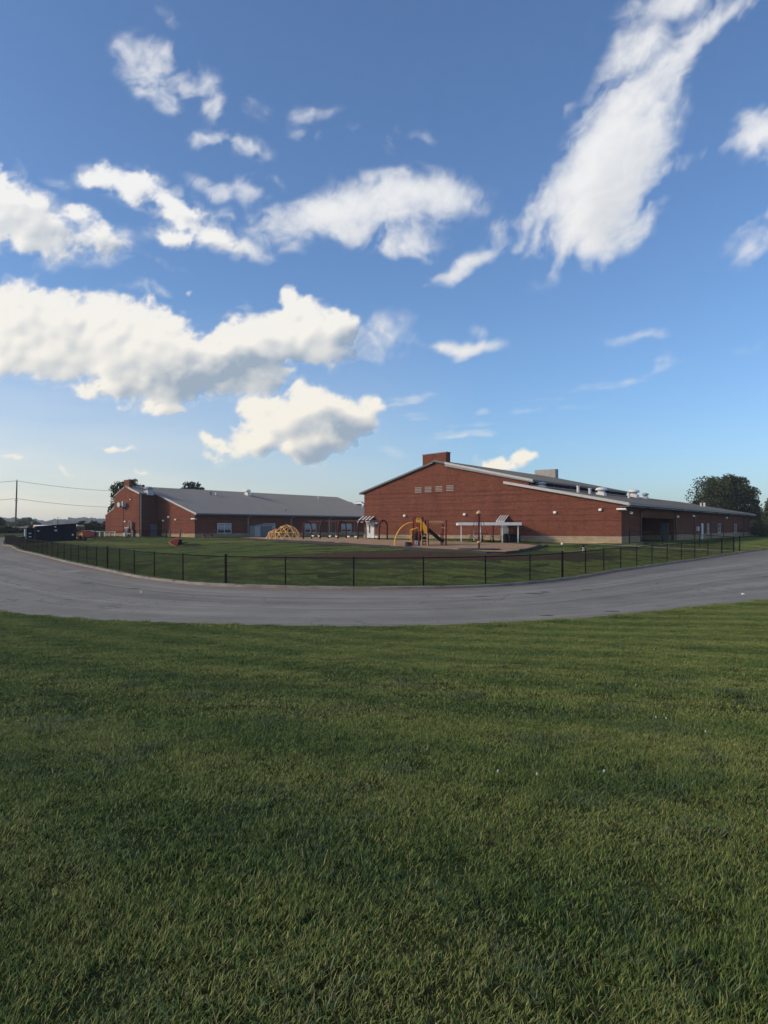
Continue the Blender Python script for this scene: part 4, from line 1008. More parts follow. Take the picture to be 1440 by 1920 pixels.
# dome climber: geodesic frame from an icosphere, plus small side wing
dc = empty('dome_climber', (ray(538, 98), 98, gz(ray(538, 98), 98)+.03), 'tan yellow geodesic dome climber of bolted pipes left of the swings', 'climbing frame')
bm = bmesh.new(); bmesh.ops.create_icosphere(bm, subdivisions=2, radius=1)
bm.transform(Matrix.Rotation(.4, 4, 'Z'))
rad_ = (1.9, 1.9, 1.98)
for e_ in bm.edges:
    a_, b_ = [v_.co.copy() for v_ in e_.verts]
    if max(a_.z, b_.z) < .05 or min(a_.z, b_.z) < -.35: continue
    a_ = Vector((a_.x*rad_[0], a_.y*rad_[1], max(a_.z, -.03)*rad_[2])); b_ = Vector((b_.x*rad_[0], b_.y*rad_[1], max(b_.z, -.03)*rad_[2]))
    MB().tube([a_, b_], .044, 6).build('bar', M['climber'], dc)
bm.free()
wv_ = [(-2.9, -.4, 0), (-2.6, .9, 0), (-2.2, -1.2, 0), (-1.6, -1.0, 0), (-2.5, 0, .95), (-1.9, -.5, 1.1), (-1.75, .5, 1.05), (-1.4, 0, 1.45)]
for i, j in ((0,4),(1,4),(2,5),(3,5),(4,5),(4,6),(5,6),(5,7),(6,7),(0,5),(1,6),(2,4),(4,7)): MB().tube([wv_[i], wv_[j]], .044, 6).build('bar', M['climber'], dc)

# main play structure
D = 67.0; mpp = D/F
def PX_(px): return (px-790)*mpp
def PZ(py): return (1024.5-py)*mpp
x0 = ray(790, D)
ps = empty('play_structure', (x0, D, EYE-(1024.5-HY)*mpp), 'maroon and yellow play structure with black slide, arch ladder and overhead bars', 'playground structure')
def post(px, top, dy, r=.075, bot=-.3, mat='redpost'): return MB().tube([(PX_(px), dy, bot), (PX_(px), dy, PZ(top))], r, 8).lathe([(r*1.15, 0), (r*1.1, .05), (.01, .07)], c=(PX_(px), dy, PZ(top)), n=8).build('post', M[mat], ps)
for px, top, dy in ((775.2, 970.5, .9), (778, 970.5, -.3), (791, 970.5, -.3), (794, 970.5, .9), (798.9, 975.5, 1.0), (802, 976, -.5), (784.6, 981, -1.1), (781, 981, -.6)): post(px, top, dy)
for px, dy in ((832, .9), (836, -.2)): post(px, 976, dy)
MB().box((PX_(778), -.3, PZ(995)-.08), (PX_(793), .9, PZ(995))).build('deck', M['timber'], ps)
MB().box((PX_(793)+.004, -.4, PZ(1000)-.08), (PX_(802), .95, PZ(1000))).build('deck', M['timber'], ps)
# arched yellow roof panel with peak and window hole
ar = MB(); n = 10; w0, w1 = PX_(779), PX_(790.3); zt, zb = PZ(974), PZ(982)
for i in range(n):
    a0, a1 = math.pi*i/n, math.pi*(i+1)/n; xm, hw_ = (w0+w1)/2, (w1-w0)/2
    ar.prism([(xm-hw_*math.cos(a0), zt-.2+.32*math.sin(a0)), (xm-hw_*math.cos(a1), zt-.2+.32*math.sin(a1)), (xm-hw_*math.cos(a1), zt-.26+.32*math.sin(a1)), (xm-hw_*math.cos(a0), zt-.26+.32*math.sin(a0))], -.35, .95)
ar.build('arched_roof', M['yellow'], ps)
pn_ = MB().box((w0, -.36, PZ(981)), (w1, -.30, PZ(974.5))).box((w0, -.36, PZ(996)), (w0+.14, -.30, PZ(981)-.001)).box((w1-.14, -.36, PZ(996)), (w1, -.30, PZ(981)-.001)).box((w0+.141, -.36, PZ(996)), (w1-.141, -.30, PZ(989)))
pn_.build('play_panel', M['yellow'], ps)
# yellow enclosed chute panel dropping right
MB().prism([(PX_(792), PZ(977.5)), (PX_(800), PZ(988)), (PX_(800.5), PZ(1002)), (PX_(795), PZ(1000)), (PX_(791.7), PZ(990))], -.62, -.52).build('side_panel', M['yellow'], ps)
MB().prism([(PX_(792.5), PZ(980)), (PX_(799.5), PZ(989)), (PX_(800), PZ(999)), (PX_(795.5), PZ(998))], .92, 1.0).build('side_panel', M['yellow'], ps)
# black slide with raised sides
s0 = Vector((PX_(802.5), -.1, PZ(995))); s1 = Vector((PX_(826), -.1, PZ(1015))); s2 = Vector((PX_(831.5), -.1, PZ(1017)))
sl_ = MB()
for a_, b_ in ((s0, s1), (s1, s2)):
    sl_.beam(a_, b_, .62, .06)
    for s in (-1, 1): sl_.beam(a_+Vector((0, s*.34, .12)), b_+Vector((0, s*.34, .12)), .06, .30)
sl_.build('slide', M['black'], ps)
post(828, 1001, .6, .06)
# overhead ladder: two rails with angled rungs
oz = PZ(977.6)
for dy in (0.0, .8): MB().tube([(PX_(802), dy, oz), (PX_(833.5), dy, oz)], .035, 8).build('overhead_rail', M['tanplay'], ps)
for i in range(7): xx = PX_(805+i*4.2); MB().tube([(xx, 0, oz), (xx+.14, .4, oz-.24), (xx, .8, oz)], .028, 6).build('rung', M['tanplay'], ps)
for i in range(5): z_ = PZ(1020-i*7); MB().tube([(PX_(832), .9, z_), (PX_(836), -.2, z_)], .025, 6).build('rung', M['tanplay'], ps)
MB().tube([(PX_(830.5), .9, PZ(989)), (PX_(837.5), -.2, PZ(990.5))], .04, 6).build('rung', M['tanplay'], ps)
# arch ladder on the left
def archpt(k, dy): a_ = k*math.pi/2; return Vector((PX_(774)+(PX_(739.8)-PX_(774))*math.sin(a_), dy, PZ(979.5)+(PZ(1023)-PZ(979.5))*(1-math.cos(a_))))
for dy in (-.1, .65): MB().tube([archpt(k, dy) for k in np.linspace(0, 1, 14)], .05, 8).build('arch_rail', M['yellow'], ps)
for k in np.linspace(.08, .93, 10): MB().tube([archpt(k, -.1), archpt(k, .65)], .028, 6).build('rung', M['yellow'], ps)
# curved climber loops between arch and deck
for i, (pa, pb) in enumerate(((771, 1020), (768.5, 995))):
    MB().tube([(PX_(pa), -.8, PZ(1022)), (PX_(pa), -.8, PZ(994)), (PX_(pa+3), -.8, PZ(991.5)), (PX_(778), -.5, PZ(991))], .028, 6).build('handrail', M['yellow'], ps)
    if i == 0: MB().tube([(PX_(771), -.8, PZ(994)), (PX_(783), -1.05, PZ(988.5))], .028, 6).build('handrail', M['yellow'], ps)
# dark tunnel and climbing rock under the deck, drums, front ladder, step
MB().lathe([(.10, 0), (.28, .05), (.36, .3), (.30, .65), (.14, .9), (.03, .95)], c=(PX_(782.5), -.7, PZ(1015)), n=9).build('climbing_rock', M['black'], ps)
for px in (778.5, 781.5): MB().tube([(PX_(px), -1.2, 0), (PX_(px), -1.2, PZ(1013))], .09, 8).build('leg', M['galv'], ps)
MB().prism([(PX_(771), PZ(1006)), (PX_(778), PZ(999)), (PX_(782), PZ(997)), (PX_(782), PZ(1001)), (PX_(776), PZ(1006)), (PX_(772), PZ(1010))], -.75, -.45).build('canopy_panel', M['redpost'], ps)
fl = []
for px in (789.5, 800.2): MB().tube([(PX_(px), -1.25, 0), (PX_(px), -1.0, PZ(1000))], .035, 6).build('ladder_rail', M['tanplay'], ps)
for py in (1005, 1012.3, 1017.5, 1023.3): MB().tube([(PX_(789.5), -1.2, PZ(py)), (PX_(800.2), -1.2, PZ(py))], .035, 6).build('rung', M['tanplay'], ps)
MB().tube([(PX_(793.5), -.75, PZ(1010)), (PX_(793.5), -.45, PZ(1010))], .26, 12).build('play_drum', M['navy'], ps)
MB().lathe([(.34, 0), (.36, .18), (.3, .3), (.05, .32)], c=(PX_(765.5), -1.0, PZ(1024)), n=8).box((PX_(759), -1.5, PZ(1017.5)), (PX_(771), -.7, PZ(1016))).box((PX_(761), -1.9, PZ(1024)), (PX_(771), -1.2, PZ(1020.5))).build('step', M['timber'], ps)

# spinning rope climber with round mat
Dn = 60.5; mp_ = Dn/F; xs_ = ray(898, Dn); zs = EYE-(1030-HY)*mp_
tag(MB().lathe([(1.78, .0), (1.78, .045), (1.70, .06), (.02, .065)], n=40).build('rubber_mat', M['rubber'], None, (xs_, Dn, mz(xs_, Dn)+.0)), 'round dark rubber mat on the mulch under the rope spinner', 'mat')
rs = empty('rope_spinner', (xs_, Dn, mz(xs_, Dn)+.06), 'tall maroon pole rope spinner with tan cap on the round mat', 'playground spinner')
Hp = 3.0
MB().tube([(0,0,-.2),(0,0,Hp)], .085, 10).build('pole', M['maroon'], rs)
MB().lathe([(.05, Hp), (.22, Hp-.02), (.20, Hp+.1), (.10, Hp+.2), (.02, Hp+.24)], n=12).build('cap', M['tanplay'], rs)
MB().tube([(-.24, 0, Hp-.05), (.2, 0, Hp-.02)], .06, 8).build('crown_arm', M['tanplay'], rs)
MB().lathe([(.14, .46), (.17, .5), (.17, .6), (.12, .63)], n=12).build('hub', M['tanplay'], rs)
ring = [(.78*math.cos(a), .78*math.sin(a), 1.25) for a in np.linspace(0, 2*math.pi, 25)]
MB().tube(ring, .03, 6).build('ring', M['maroon'], rs)
for k in range(8):
    a = k*math.pi/4+.2; MB().tube([(.14*math.cos(a), .14*math.sin(a), Hp), (.5*math.cos(a), .5*math.sin(a), 1.95), (.78*math.cos(a), .78*math.sin(a), 1.25)], .016, 5).build('rope', M['rope'], rs)
for k in range(4):
    a = k*math.pi/2+.3; MB().tube([(0, 0, .58), (.78*math.cos(a), .78*math.sin(a), 1.25)], .016, 5).build('rope', M['rope'], rs)

# picnic shelter
Dp = 73.0; m3 = Dp/F
pv = empty('picnic_shelter', (ray(918, Dp), Dp, 0), 'low white flat roofed picnic shelter on white posts before the gable', 'shelter', R(-2))
def VX(px): return (px-918)*m3
zt = EYE+(HY-980)*m3
pg = gz(ray(918, Dp), Dp)
MB().box((VX(860), 0, zt-.05), (VX(977), 3.4, zt+.06)).build('roof', M['gutter'], pv)
MB().box((VX(859.4), -.06, zt-.27), (VX(977.5), -.003, zt+.03)).build('fascia', M['white'], pv)
MB().box((VX(859.4), 3.403, zt-.27), (VX(977.5), 3.46, zt+.03)).build('fascia', M['white'], pv)
for px in (859.4, 976.8): MB().box((VX(px), 0, zt-.27), (VX(px)+.05, 3.4, zt-.053)).build('fascia', M['white'], pv)
for px in (865, 901, 942, 971.5):
    MB().box((VX(px)-.055, .1, pg-.2), (VX(px)+.055, .21, zt-.055)).build('post', M['white'], pv)
for px, mt2 in ((894, 'white'), (931.7, 'wood'), (966, 'wood')):
    MB().box((VX(px)-.05, 3.2, pg-.2), (VX(px)+.05, 3.3, zt-.055)).build('post', M[mt2], pv)
for (lb, px, dy, rz) in (('left picnic table with tan top under the shelter, half behind the spinner pole', 893, 74.4, 5), ('middle picnic table with tan top and black frame under the shelter', 915, 74.0, -4), ('right picnic table with tan top between the shelter posts beside the bin', 932, 74.4, 3)):
    X_ = ray(px, dy); tb = empty('picnic_table', (X_, dy, gz(X_, dy)), lb, 'picnic table', R(rz), 'picnic tables under the shelter')
    MB().box((-.8, -.38, .70), (.8, .38, .75)).build('table_top', M['table'], tb)
    for s in (-1, 1):
        MB().box((-.8, s*.72-.13, .42), (.8, s*.72+.13, .46)).build('bench_seat', M['table'], tb)
        MB().tube([(s*.55, -.75, 0), (s*.55, -.3, .70)], .03, 6).tube([(s*.55, .75, 0), (s*.55, .3, .70)], .03, 6).tube([(s*.55, -.72, .40), (s*.55, .72, .40)], .03, 6).build('leg', M['black'], tb)
X_ = ray(948.5, 72.6); bn_ = empty('trash_bin', (X_, 72.6, gz(X_, 72.6)), 'tall dark bin with dome lid beside the shelter post', 'bin')
MB().lathe([(.22, 0), (.26, .05), (.27, .72), (.24, .76)], n=14).build('bin_body', M['black'], bn_); MB().lathe([(.27, .765), (.26, .86), (.17, .97), (.02, 1.0)], n=14).build('lid', M['black'], bn_)
MB().tube([(.2, 0, 0), (.2, 0, .1)], .05).build('foot', M['galv'], bn_)
X_ = ray(961, 76.0); ac_ = empty('utility_box', (X_, 74.6, gz(X_, 74.6)-.15), 'black utility box standing against the wall behind the right shelter post', 'utility box', R(-10))
MB().box((-.55, -.4, 0), (.55, .4, .92)).build('cabinet', M['black'], ac_); MB().box((-.6, -.45, .923), (.6, .45, .98)).build('lid', M['black'], ac_)
for k in range(6): MB().box((-.45, -.42, .15+k*.11), (.45, -.402, .20+k*.11)).build('slat', M['timber'], ac_)
# fire hydrant
h_ = hit(1093.7, 1036); hy = empty('fire_hydrant', h_, 'small dark topped fire hydrant on the bare grass near the right fence', 'fire hydrant')
MB().lathe([(.14, 0), (.14, .05), (.10, .06), (.10, .38), (.13, .39), (.13, .43), (.10, .45)], n=14).build('barrel', M['conc'], hy)
MB().lathe([(.125, .452), (.115, .54), (.06, .61), (.03, .63), (.03, .68)], n=14).build('bonnet', M['black'], hy)
for s in (-1, 1): MB().tube([(s*.08, 0, .34), (s*.19, 0, .34)], .055, 8).tube([(s*.19, 0, .34), (s*.22, 0, .34)], .07, 6).build('outlet', M['black'], hy)
MB().tube([(0, -.08, .30), (0, -.2, .30)], .07, 8).build('outlet', M['conc'], hy)
# ball, litter, dark planter
h_ = hit(1054, 1023.5); bm = bmesh.new(); bmesh.ops.create_icosphere(bm, subdivisions=3, radius=.13); me = bpy.data.meshes.new('ball'); bm.to_mesh(me); bm.free(); me.materials.append(M['white']); me.polygons.foreach_set('use_smooth', [True]*len(me.polygons))
tag(inst('ball', me, None, h_+Vector((0,0,.2))), 'white play ball lying on the grass right of the mulch bed', 'ball')
h_ = hit(1206, 1022.5); tr_ = empty('planter_trough', h_, 'low black trough on the ground in front of the brick alcove', 'trough', BRZ+R(90))
MB().box((-1.0, -.3, 0), (1.0, -.26, .32)).box((-1.0, .26, 0), (1.0, .3, .32)).box((-1.0, -.26, 0), (-.96, .26, .32)).box((.96, -.26, 0), (1.0, .26, .32)).build('side_board', M['timber'], tr_)
MB().box((-.96, -.26, .0), (.96, .26, .24)).build('soil', M['rubber'], tr_)
h_ = hit(265, 1112.5); z = h_.z+.012
cu_ = MB().lathe([(.026, 0), (.036, .10), (.038, .105), (.034, .105), (.026, .012)], n=14); tag(cu_.build('paper_cup', M['white'], None, (h_.x, h_.y, z)), 'small white paper cup standing on the asphalt in the left bend', 'cup')
# toppled red play piece
h_ = hit(330, 1024); tp = empty('toppled_play_piece', h_+Vector((0,0,.06)), 'toppled red and orange play piece with dark poles lying in the lawn', 'play equipment', R(0))
s = h_.y/F
def Q(px, py, dy=0): return Vector(((px-330)*s, dy, (1024-py)*s))
MB().add([Q(317.5,1017.5,-.2), Q(333,1025.5,-.3), Q(336,1010,.1), Q(331,1009,.5), Q(322,1016,.9), Q(334.5,1021,.9)], [(0,1,2),(0,2,3),(0,3,4),(1,5,2),(4,3,2,5),(0,4,5,1)]).build('shell', M['red'], tp)
MB().tube([Q(317.3,1017.6,-.22), Q(324,1022.5,-.34), Q(333,1026,-.34)], .06, 6).tube([Q(317.3,1017.6,-.22), Q(324,1012,.1), Q(331,1009,.5)], .035, 6).build('edge_trim', M['orange'], tp)
MB().tube([Q(334,1023,0), Q(343,1019.3,.4), Q(350,1018.5,.5)], .05, 6).build('pole', M['black'], tp)
MB().tube([Q(336,1018,0), Q(345,1023,.2), Q(352,1022.5,.3), Q(375,1023,.5)], .06, 6).build('pole', M['black'], tp)
MB().box(Q(331, 1023, .1), Q(339, 1013, .5)).build('base_block', M['navy'], tp)
MB().box(Q(353, 1023.2, .2), Q(374, 1021.6, .7)).build('plate', M['timber'], tp)

# ================================================================ COMPACTOR, BUS
ctz = gz(-46, 96)
a0 = Vector((ray(143, 96.5), 96.5)); a1 = Vector((ray(66, 94), 94)); dv = a0-a1; Lc = dv.length
cz = -.40
ct = empty('waste_container', (a1.x, a1.y, cz), 'big navy blue waste container with sloping top behind the fence bend', 'container', math.atan2(dv.y, dv.x))
MB().prism([(0, .15), (Lc, .15), (Lc, 2.50), (0, 2.12)], 0, 2.3).build('body', M['navy'], ct)
for i in range(8):
    x = .10+(Lc-.34)*i/7; MB().box((x, -.07, .15), (x+.14, -.003, 2.06+.37*x/Lc)).build('rib', M['navy'], ct)
MB().beam((0, -.06, 2.14), (Lc, -.06, 2.53), .16, .12).build('top_rail', M['navy'], ct)
MB().box((-.02, -.1, 0), (Lc, .1, .148)).box((-.02, 2.1, 0), (Lc, 2.3, .148)).build('skid', M['black'], ct)
for x, z, w_, h in ((Lc*.46, 2.05, .22, .12), (Lc*.46, 1.55, .34, .16), (Lc*.89, .95, .2, .2), (Lc*.05, 1.5, .22, .12)):
    MB().box((x, -.085, z), (x+w_, -.072, z+h)).build('sticker', M['white'], ct)
c2 = empty('waste_compactor', (ray(65, 95), 95, -.42), 'square navy compactor head left of the big container', 'compactor', math.atan2(dv.y, dv.x))
MB().box((-.95, 0, 0), (.0, 2.2, 2.0)).build('body', M['navy'], c2); MB().box((-1.15, .2, 0), (-.953, 2.0, 1.85)).build('side_unit', M['galv'], c2)
MB().prism([(-1.75, 0), (-1.16, 0), (-1.16, .85), (-1.75, .75)], .1, 2.1).build('ram_housing', M['navy'], c2)
MB().box((-.7, -.02, 1.2), (-.4, -.003, 1.32)).box((-.7, -.02, .75), (-.4, -.003, .87)).build('sticker', M['white'], c2)
pu = empty('power_unit', (ray(147, 95), 95, -.35), 'small black hydraulic unit beside the right end of the container', 'machine')
MB().box((-.1, -.3, .1), (.9, .5, .55)).build('housing', M['black'], pu)
for x in (.1, .75): MB().tube([(x, -.38, .28), (x, -.302, .28)], .26, 14).build('wheel', M['tyre'], pu)
MB().lathe([(.2, .55), (.22, .62), (.16, .9), (.05, .95)], c=(.25, .1, 0), n=10).build('tank', M['black'], pu)
bs_ = empty('school_bus', (ray(150, 112), 112, -.62), 'orange school bus with white roof parked behind the navy container', 'bus', R(-12))
MB().prism([(-1.15, .75), (1.15, .75), (1.15, 2.2), (1.0, 2.45), (-1.0, 2.45), (-1.15, 2.2)], -7.6, 0, 'x').build('body', M['bus'], bs_)
MB().prism([(-1.0, 2.453), (1.0, 2.453), (.75, 2.63), (-.75, 2.63)], -7.7, .12, 'x').build('roof', M['white'], bs_)
MB().prism([(-.95, .75), (.95, .75), (.95, 1.35), (.7, 1.5), (-.7, 1.5)], .003, 1.1, 'x').build('hood', M['bus'], bs_)
MB().box((.003, -.95, 1.55), (.03, .95, 2.3)).build('windscreen', M['glass'], bs_)
for i in range(7): MB().box((-7.4+i*1.02, -1.175, 1.6), (-6.6+i*1.02, -1.153, 2.15)).build('window', M['glass'], bs_)
MB().box((-7.5, -1.17, 1.15), (0, -1.153, 1.22)).build('black_stripe', M['black'], bs_)
for x in (-5.8, .2):
    for y in (-1.16, .9):
        wl = MB().tube([(x, y, .5), (x, y+.26, .5)], .5, 18).build('wheel', M['tyre'], bs_); MB().tube([(x, y-.02, .5), (x, y-.001, .5)], .24, 12).build('rim', M['conc'], wl)
MB().box((1.1, -1.1, .5), (1.25, 1.1, .75)).build('bumper', M['black'], bs_)
pc = empty('play_cart', (ray(168, 109), 109, gz(-45, 109)), 'small red slatted cart beside the bus front', 'cart')
MB().prism([(-.9, .3), (.9, .3), (.9, .9), (.2, 1.15), (-.9, 1.1)], -.5, .5).build('body', M['red'], pc)
MB().prism([(-1.0, 1.13), (.2, 1.2), (.95, .95), (.95, 1.0), (.2, 1.27), (-1.0, 1.2)], -.55, .55).build('canopy', M['conc'], pc)
for x in (-.6, .6): MB().tube([(x, -.56, .25), (x, -.502, .25)], .25, 12).build('wheel', M['tyre'], pc)
an = MB().tube([(0,0,-1.0), (0,0,3.2)], .04, 6); tag(an.build('antenna_mast', M['black'], None, (ray(108.5, 108), 108, 0)), 'thin dark mast rising behind the navy container', 'mast')

# ================================================================ UTILITY POLE AND WIRES
pb = Vector((ray(28.6, 152), 152, 0)); ptop = Vector((ray(31.8, 152), 152, EYE+(HY-901.5)*152/F))
pb.z = gz(pb.x, pb.y)-.5
up = empty('utility_pole', pb, 'tall weathered wooden utility pole leaning slightly beyond the road', 'utility pole')
MB().tube([(0,0,0), ptop-pb], [.20, .13], 10).build('pole', M['pole'], up)
MB().lathe([(.05, 0), (.09, .03), (.09, .2), (.05, .3)], c=tuple(ptop-pb), n=8).build('insulator', M['trim'], up)
MB().box((-.18, -.3, 0), (.18, .3, .25)).build('collar', M['galv'], up, tuple((ptop-pb)*.62))
def wire(z0, endp, leftp, lb):
    a_ = Vector((ptop.x*(1), ptop.y, z0)); 
    for tgt in (endp, leftp): pass
    pts = []
    for k in range(17): f = k/16; q = leftp.lerp(a_, f); q = q.copy(); q.z -= 4*.55*f*(1-f); pts.append(q)
    for k in range(1, 17): f = k/16; q = a_.lerp(endp, f); q.z -= 4*.8*f*(1-f); pts.append(q)
    tag(MB().tube(pts, .035, 5).build('power_line', M['wire'], None), lb, 'power line', 'lines strung from the utility pole')
def wp_(px, py, d): return Vector((ray(px, d), d, EYE+(HY-py)*d/F))
wire(ptop.z, wp_(300, 921, 176), wp_(-260, 907, 140), 'upper black power line running from the pole top to the left building')
wire(EYE+(HY-934.8)*152/F, wp_(300, 950.5, 176), wp_(-260, 940, 140), 'lower black power line strung at mid height of the utility pole')

# ================================================================ TREES
def crown(lobes, nleaf, size, seed, gap=0.0):
    r_ = random.Random(seed); mb = MB(); vol = [a*b_*c for (_, _, _, a, b_, c) in lobes]; tot = sum(vol)
    for (cx, cy, cz_, a, b_, c), v_ in zip(lobes, vol):
        sub = []
        for _ in range(max(8, int(60*v_/tot)+8)):
            u = Vector((r_.gauss(0,1), r_.gauss(0,1), r_.gauss(0,1))).normalized()*r_.uniform(.45, .95)
            sub.append((cx+u.x*a, cy+u.y*b_, cz_+u.z*c, r_.uniform(.20, .38)))
        n = int(nleaf*v_/tot)
        for k in range(n):
            sx, sy_, sz_, sr = sub[r_.randrange(len(sub))]
            u = Vector((r_.gauss(0,1), r_.gauss(0,1), r_.gauss(0,1))).normalized()*(r_.random()**.45)
            p_ = Vector((sx+u.x*sr*a*1.15, sy_+u.y*sr*b_*1.15, sz_+u.z*sr*c*1.15))
            s_ = size*r_.uniform(.6, 1.4); ax = Vector((r_.gauss(0,1), r_.gauss(0,1), r_.gauss(0,.6))).normalized(); t1 = ax.orthogonal().normalized()*s_; t2 = ax.cross(t1).normalized()*s_*.6
            mb.add([p_-t1, p_+t2, p_+t1, p_-t2], [(0,1,2,3)])
    return mb
def tree(name, loc, lobes, nleaf, size, label, mat, seed, trunk_h, tr, cat='tree', group=None):
    o = empty(name, loc, label, cat, group=group)
    top = Vector((lobes[0][0], lobes[0][1], lobes[0][2]+lobes[0][5]*.3))
    MB().tube([(0,0,-.4), (.02,0,trunk_h*.5), (top.x*.4, top.y*.4, trunk_h), top], [tr*1.3, tr, tr*.75, tr*.25], 9).build('trunk', M['bark'], o)
    r_ = random.Random(seed)
    for k in range(9):
        lb = lobes[k % len(lobes)]; e_ = Vector((lb[0]+r_.uniform(-.7,.7)*lb[3], lb[1]+r_.uniform(-.7,.7)*lb[4], lb[2]+r_.uniform(-.4,.6)*lb[5])); st = Vector((top.x*.3, top.y*.3, trunk_h*(.8+.05*k)))
        MB().tube([st, st.lerp(e_, .5)+Vector((0,0,.3)), e_], [tr*.45, tr*.28, tr*.08], 6).build('limb', M['bark'], o)
    crown(lobes, nleaf, size, seed).build('crown', M[mat], o)
    return o
def base(px, d): return Vector((ray(px, d), d, gz(ray(px, d), d)))
k = 150/F
tree('oak_tree', base(1356, 150), [(0,0,8.1,6.4,6,4.4),(.4,0,8.6,5.6,5.5,4.2),(-2.0,0,7.6,4.9,4.5,3.4),(2.4,0,7.8,4.9,4.5,3.6),(0.2,0,9.9,4.4,4.2,2.9),(5.6,1,4.2,2.4,2.5,1.8),(-2.5,0,4.9,3.8,3.5,1.5),(3.8,0,4.6,2.8,3,1.6)], 30000, .19, 'large round dark oak tree behind the right end of the long wing', 'leaf_dark', 3, 3.6, .42)
tree('broadleaf_tree', base(1412, 152), [(0,0,3.6,2.4,2.4,3.6),(1.4,0,2.4,2.2,2,2.4)], 3600, .22, 'ragged dark tree under the right side of the oak', 'leaf_dark', 5, 1.8, .2, group='trees right of the long wing')
tree('broadleaf_tree', base(1446, 128), [(0,0,4.8,1.6,1.8,2.6),(-.5,0,2.4,1.8,2,1.8)], 3200, .17, 'slim tree cut by the right edge of the view', 'leaf_mid', 8, 2.2, .16, group='trees right of the long wing')
for i, (px, d, a, c, lb) in enumerate(((1418, 138, 1.6, 1.5, 'low dark bush at the far right corner of the long wing'), (1432, 124, 1.5, 1.35, 'rounded bush nearest the right edge of the view'), (1409, 146, 1.4, 1.5, 'small bush between wing corner and larger bushes'), (1452, 134, 2.2, 2.0, 'tall bush just outside the right edge beside the slim tree'))):
    bb = empty('bush', base(px, d), lb, 'bush', group='bushes at the right end of the wing')
    crown([(0,0,c,a,a,c),(a*.6,0,c*.7,a*.6,a*.7,c*.7)], 2600, .13, 30+i).build('crown', M['leaf_mid' if i % 2 else 'leaf_dark'], bb)
    MB().tube([(0,0,-.2),(0,0,c*1.2)], [.08,.03], 6).build('trunk', M['bark'], bb)
tree('maple_tree', base(236, 137), [(-.3,0,7.6,2.7,2.3,2.3),(1.2,0,8.9,1.9,2.0,1.4),(-2.4,0,5.0,1.3,1.5,1.5),(.6,0,9.2,1.4,1.4,1.2),(2.9,0,8.5,1.2,1.2,1.0)], 6000, .2, 'dark tree rising behind the stepped gable of the low wing', 'leaf_dark', 12, 4.5, .3)
tree('maple_tree', base(357, 158), [(0,0,9.0,2.6,2.4,2.3),(-1.2,0,8.2,1.6,1.6,1.6),(1.5,0,8.4,1.5,1.5,1.5)], 4200, .2, 'dark tree crown showing over the ridge of the seamed roof', 'leaf_dark', 14, 5.5, .3)
tree('broadleaf_tree', base(-6, 190), [(0,0,2.1,1.9,2,1.4)], 1800, .2, 'small dark tree at the left edge beyond the field', 'leaf_dark', 18, 1.0, .15)
# roadside hedge rows
def hedge(px0, px1, d0, d1, zt_, lb, n):
    a_, b_ = base(px0, d0), base(px1, d1); o = empty('hedgerow', a_, lb, 'hedge'); mb = MB(); r_ = random.Random(n)
    L_ = (b_-a_)
    for k in range(n):
        f = r_.random(); h_ = zt_*(.78+.22*math.sin(f*40)+.2*math.sin(f*13+1)); p_ = L_*f+Vector((r_.gauss(0,.3), r_.gauss(0,.6), r_.random()**.7*h_)); s_ = .22*r_.uniform(.6,1.4)
        ax = Vector((r_.gauss(0,1), r_.gauss(0,1), r_.gauss(0,.6))).normalized(); t1 = ax.orthogonal().normalized()*s_; t2 = ax.cross(t1).normalized()*s_*.6
        mb.add([p_-t1, p_+t2, p_+t1, p_-t2], [(0,1,2,3)])
    mb.build('foliage', M['hedge'], o); 
    for k in range(5): f = (k+.5)/5; MB().tube([L_*f+Vector((0,0,-.3)), L_*f+Vector((0,0,zt_*.7))], .06, 5).build('stem', M['bark'], o)
hedge(-40, 64, 140, 143, 1.05, 'dark roadside hedge below the utility pole at the left', 7000)
hedge(150, 200, 150, 150, 1.9, 'dark hedge behind the bus and white rail fence', 4500)

# far landscape: rolling field, hills, woods in small crowns
hl = MB()
def ridge(name, d, az0, az1, h, seed, mat, depth=180, step=1.0):
    vs = []; fs = []; az_ = np.arange(az0, az1+.01, step); rows = 7
    for a_ in az_:
        for j in range(rows):
            f = j/(rows-1); dd = d+depth*f; hh = h*math.sin(math.pi*min(f*1.1, 1)*.62)*(.75+.5*pnoise(Vector((a_*.12, seed, 0))))
            vs.append((dd*math.sin(R(a_)), dd*math.cos(R(a_)), gz(dd*math.sin(R(a_)), dd*math.cos(R(a_)))-1.0+hh*(1 if j else 0)))
    n = len(az_)
    for i in range(n-1):
        for j in range(rows-1): fs.append((i*rows+j, (i+1)*rows+j, (i+1)*rows+j+1, i*rows+j+1))
    me = bpy.data.meshes.new(name); me.from_pydata(vs, [], fs); me.materials.append(mat); me.polygons.foreach_set('use_smooth', [True]*len(me.polygons))
    o = bpy.data.objects.new(name, me); C.objects.link(o); o['kind'] = 'structure'; return o
m, t, b = nodes('hay_field'); p = geopos(t)
L(t, ramp(t, noise(t, p, .02, 5), [(.35, (.12,.105,.05)), (.65, (.20,.17,.08))]), b.inputs['Base Color']); b.inputs['Roughness'].default_value = 1; M['hay'] = m
m, t, b = nodes('wooded_hill'); p = geopos(t); L(t, ramp(t, noise(t, p, .05, 5), [(.35, (.02,.032,.014)), (.65, (.045,.058,.022))]), b.inputs['Base Color']); b.inputs['Roughness'].default_value = 1; M['hill'] = m
ridge('field', 230, -48, -22, 2.4, 2, M['hay'], 120)
ridge('hill', 1500, -180, 180, 13.0, 5, M['hill'], 260, 2.0)
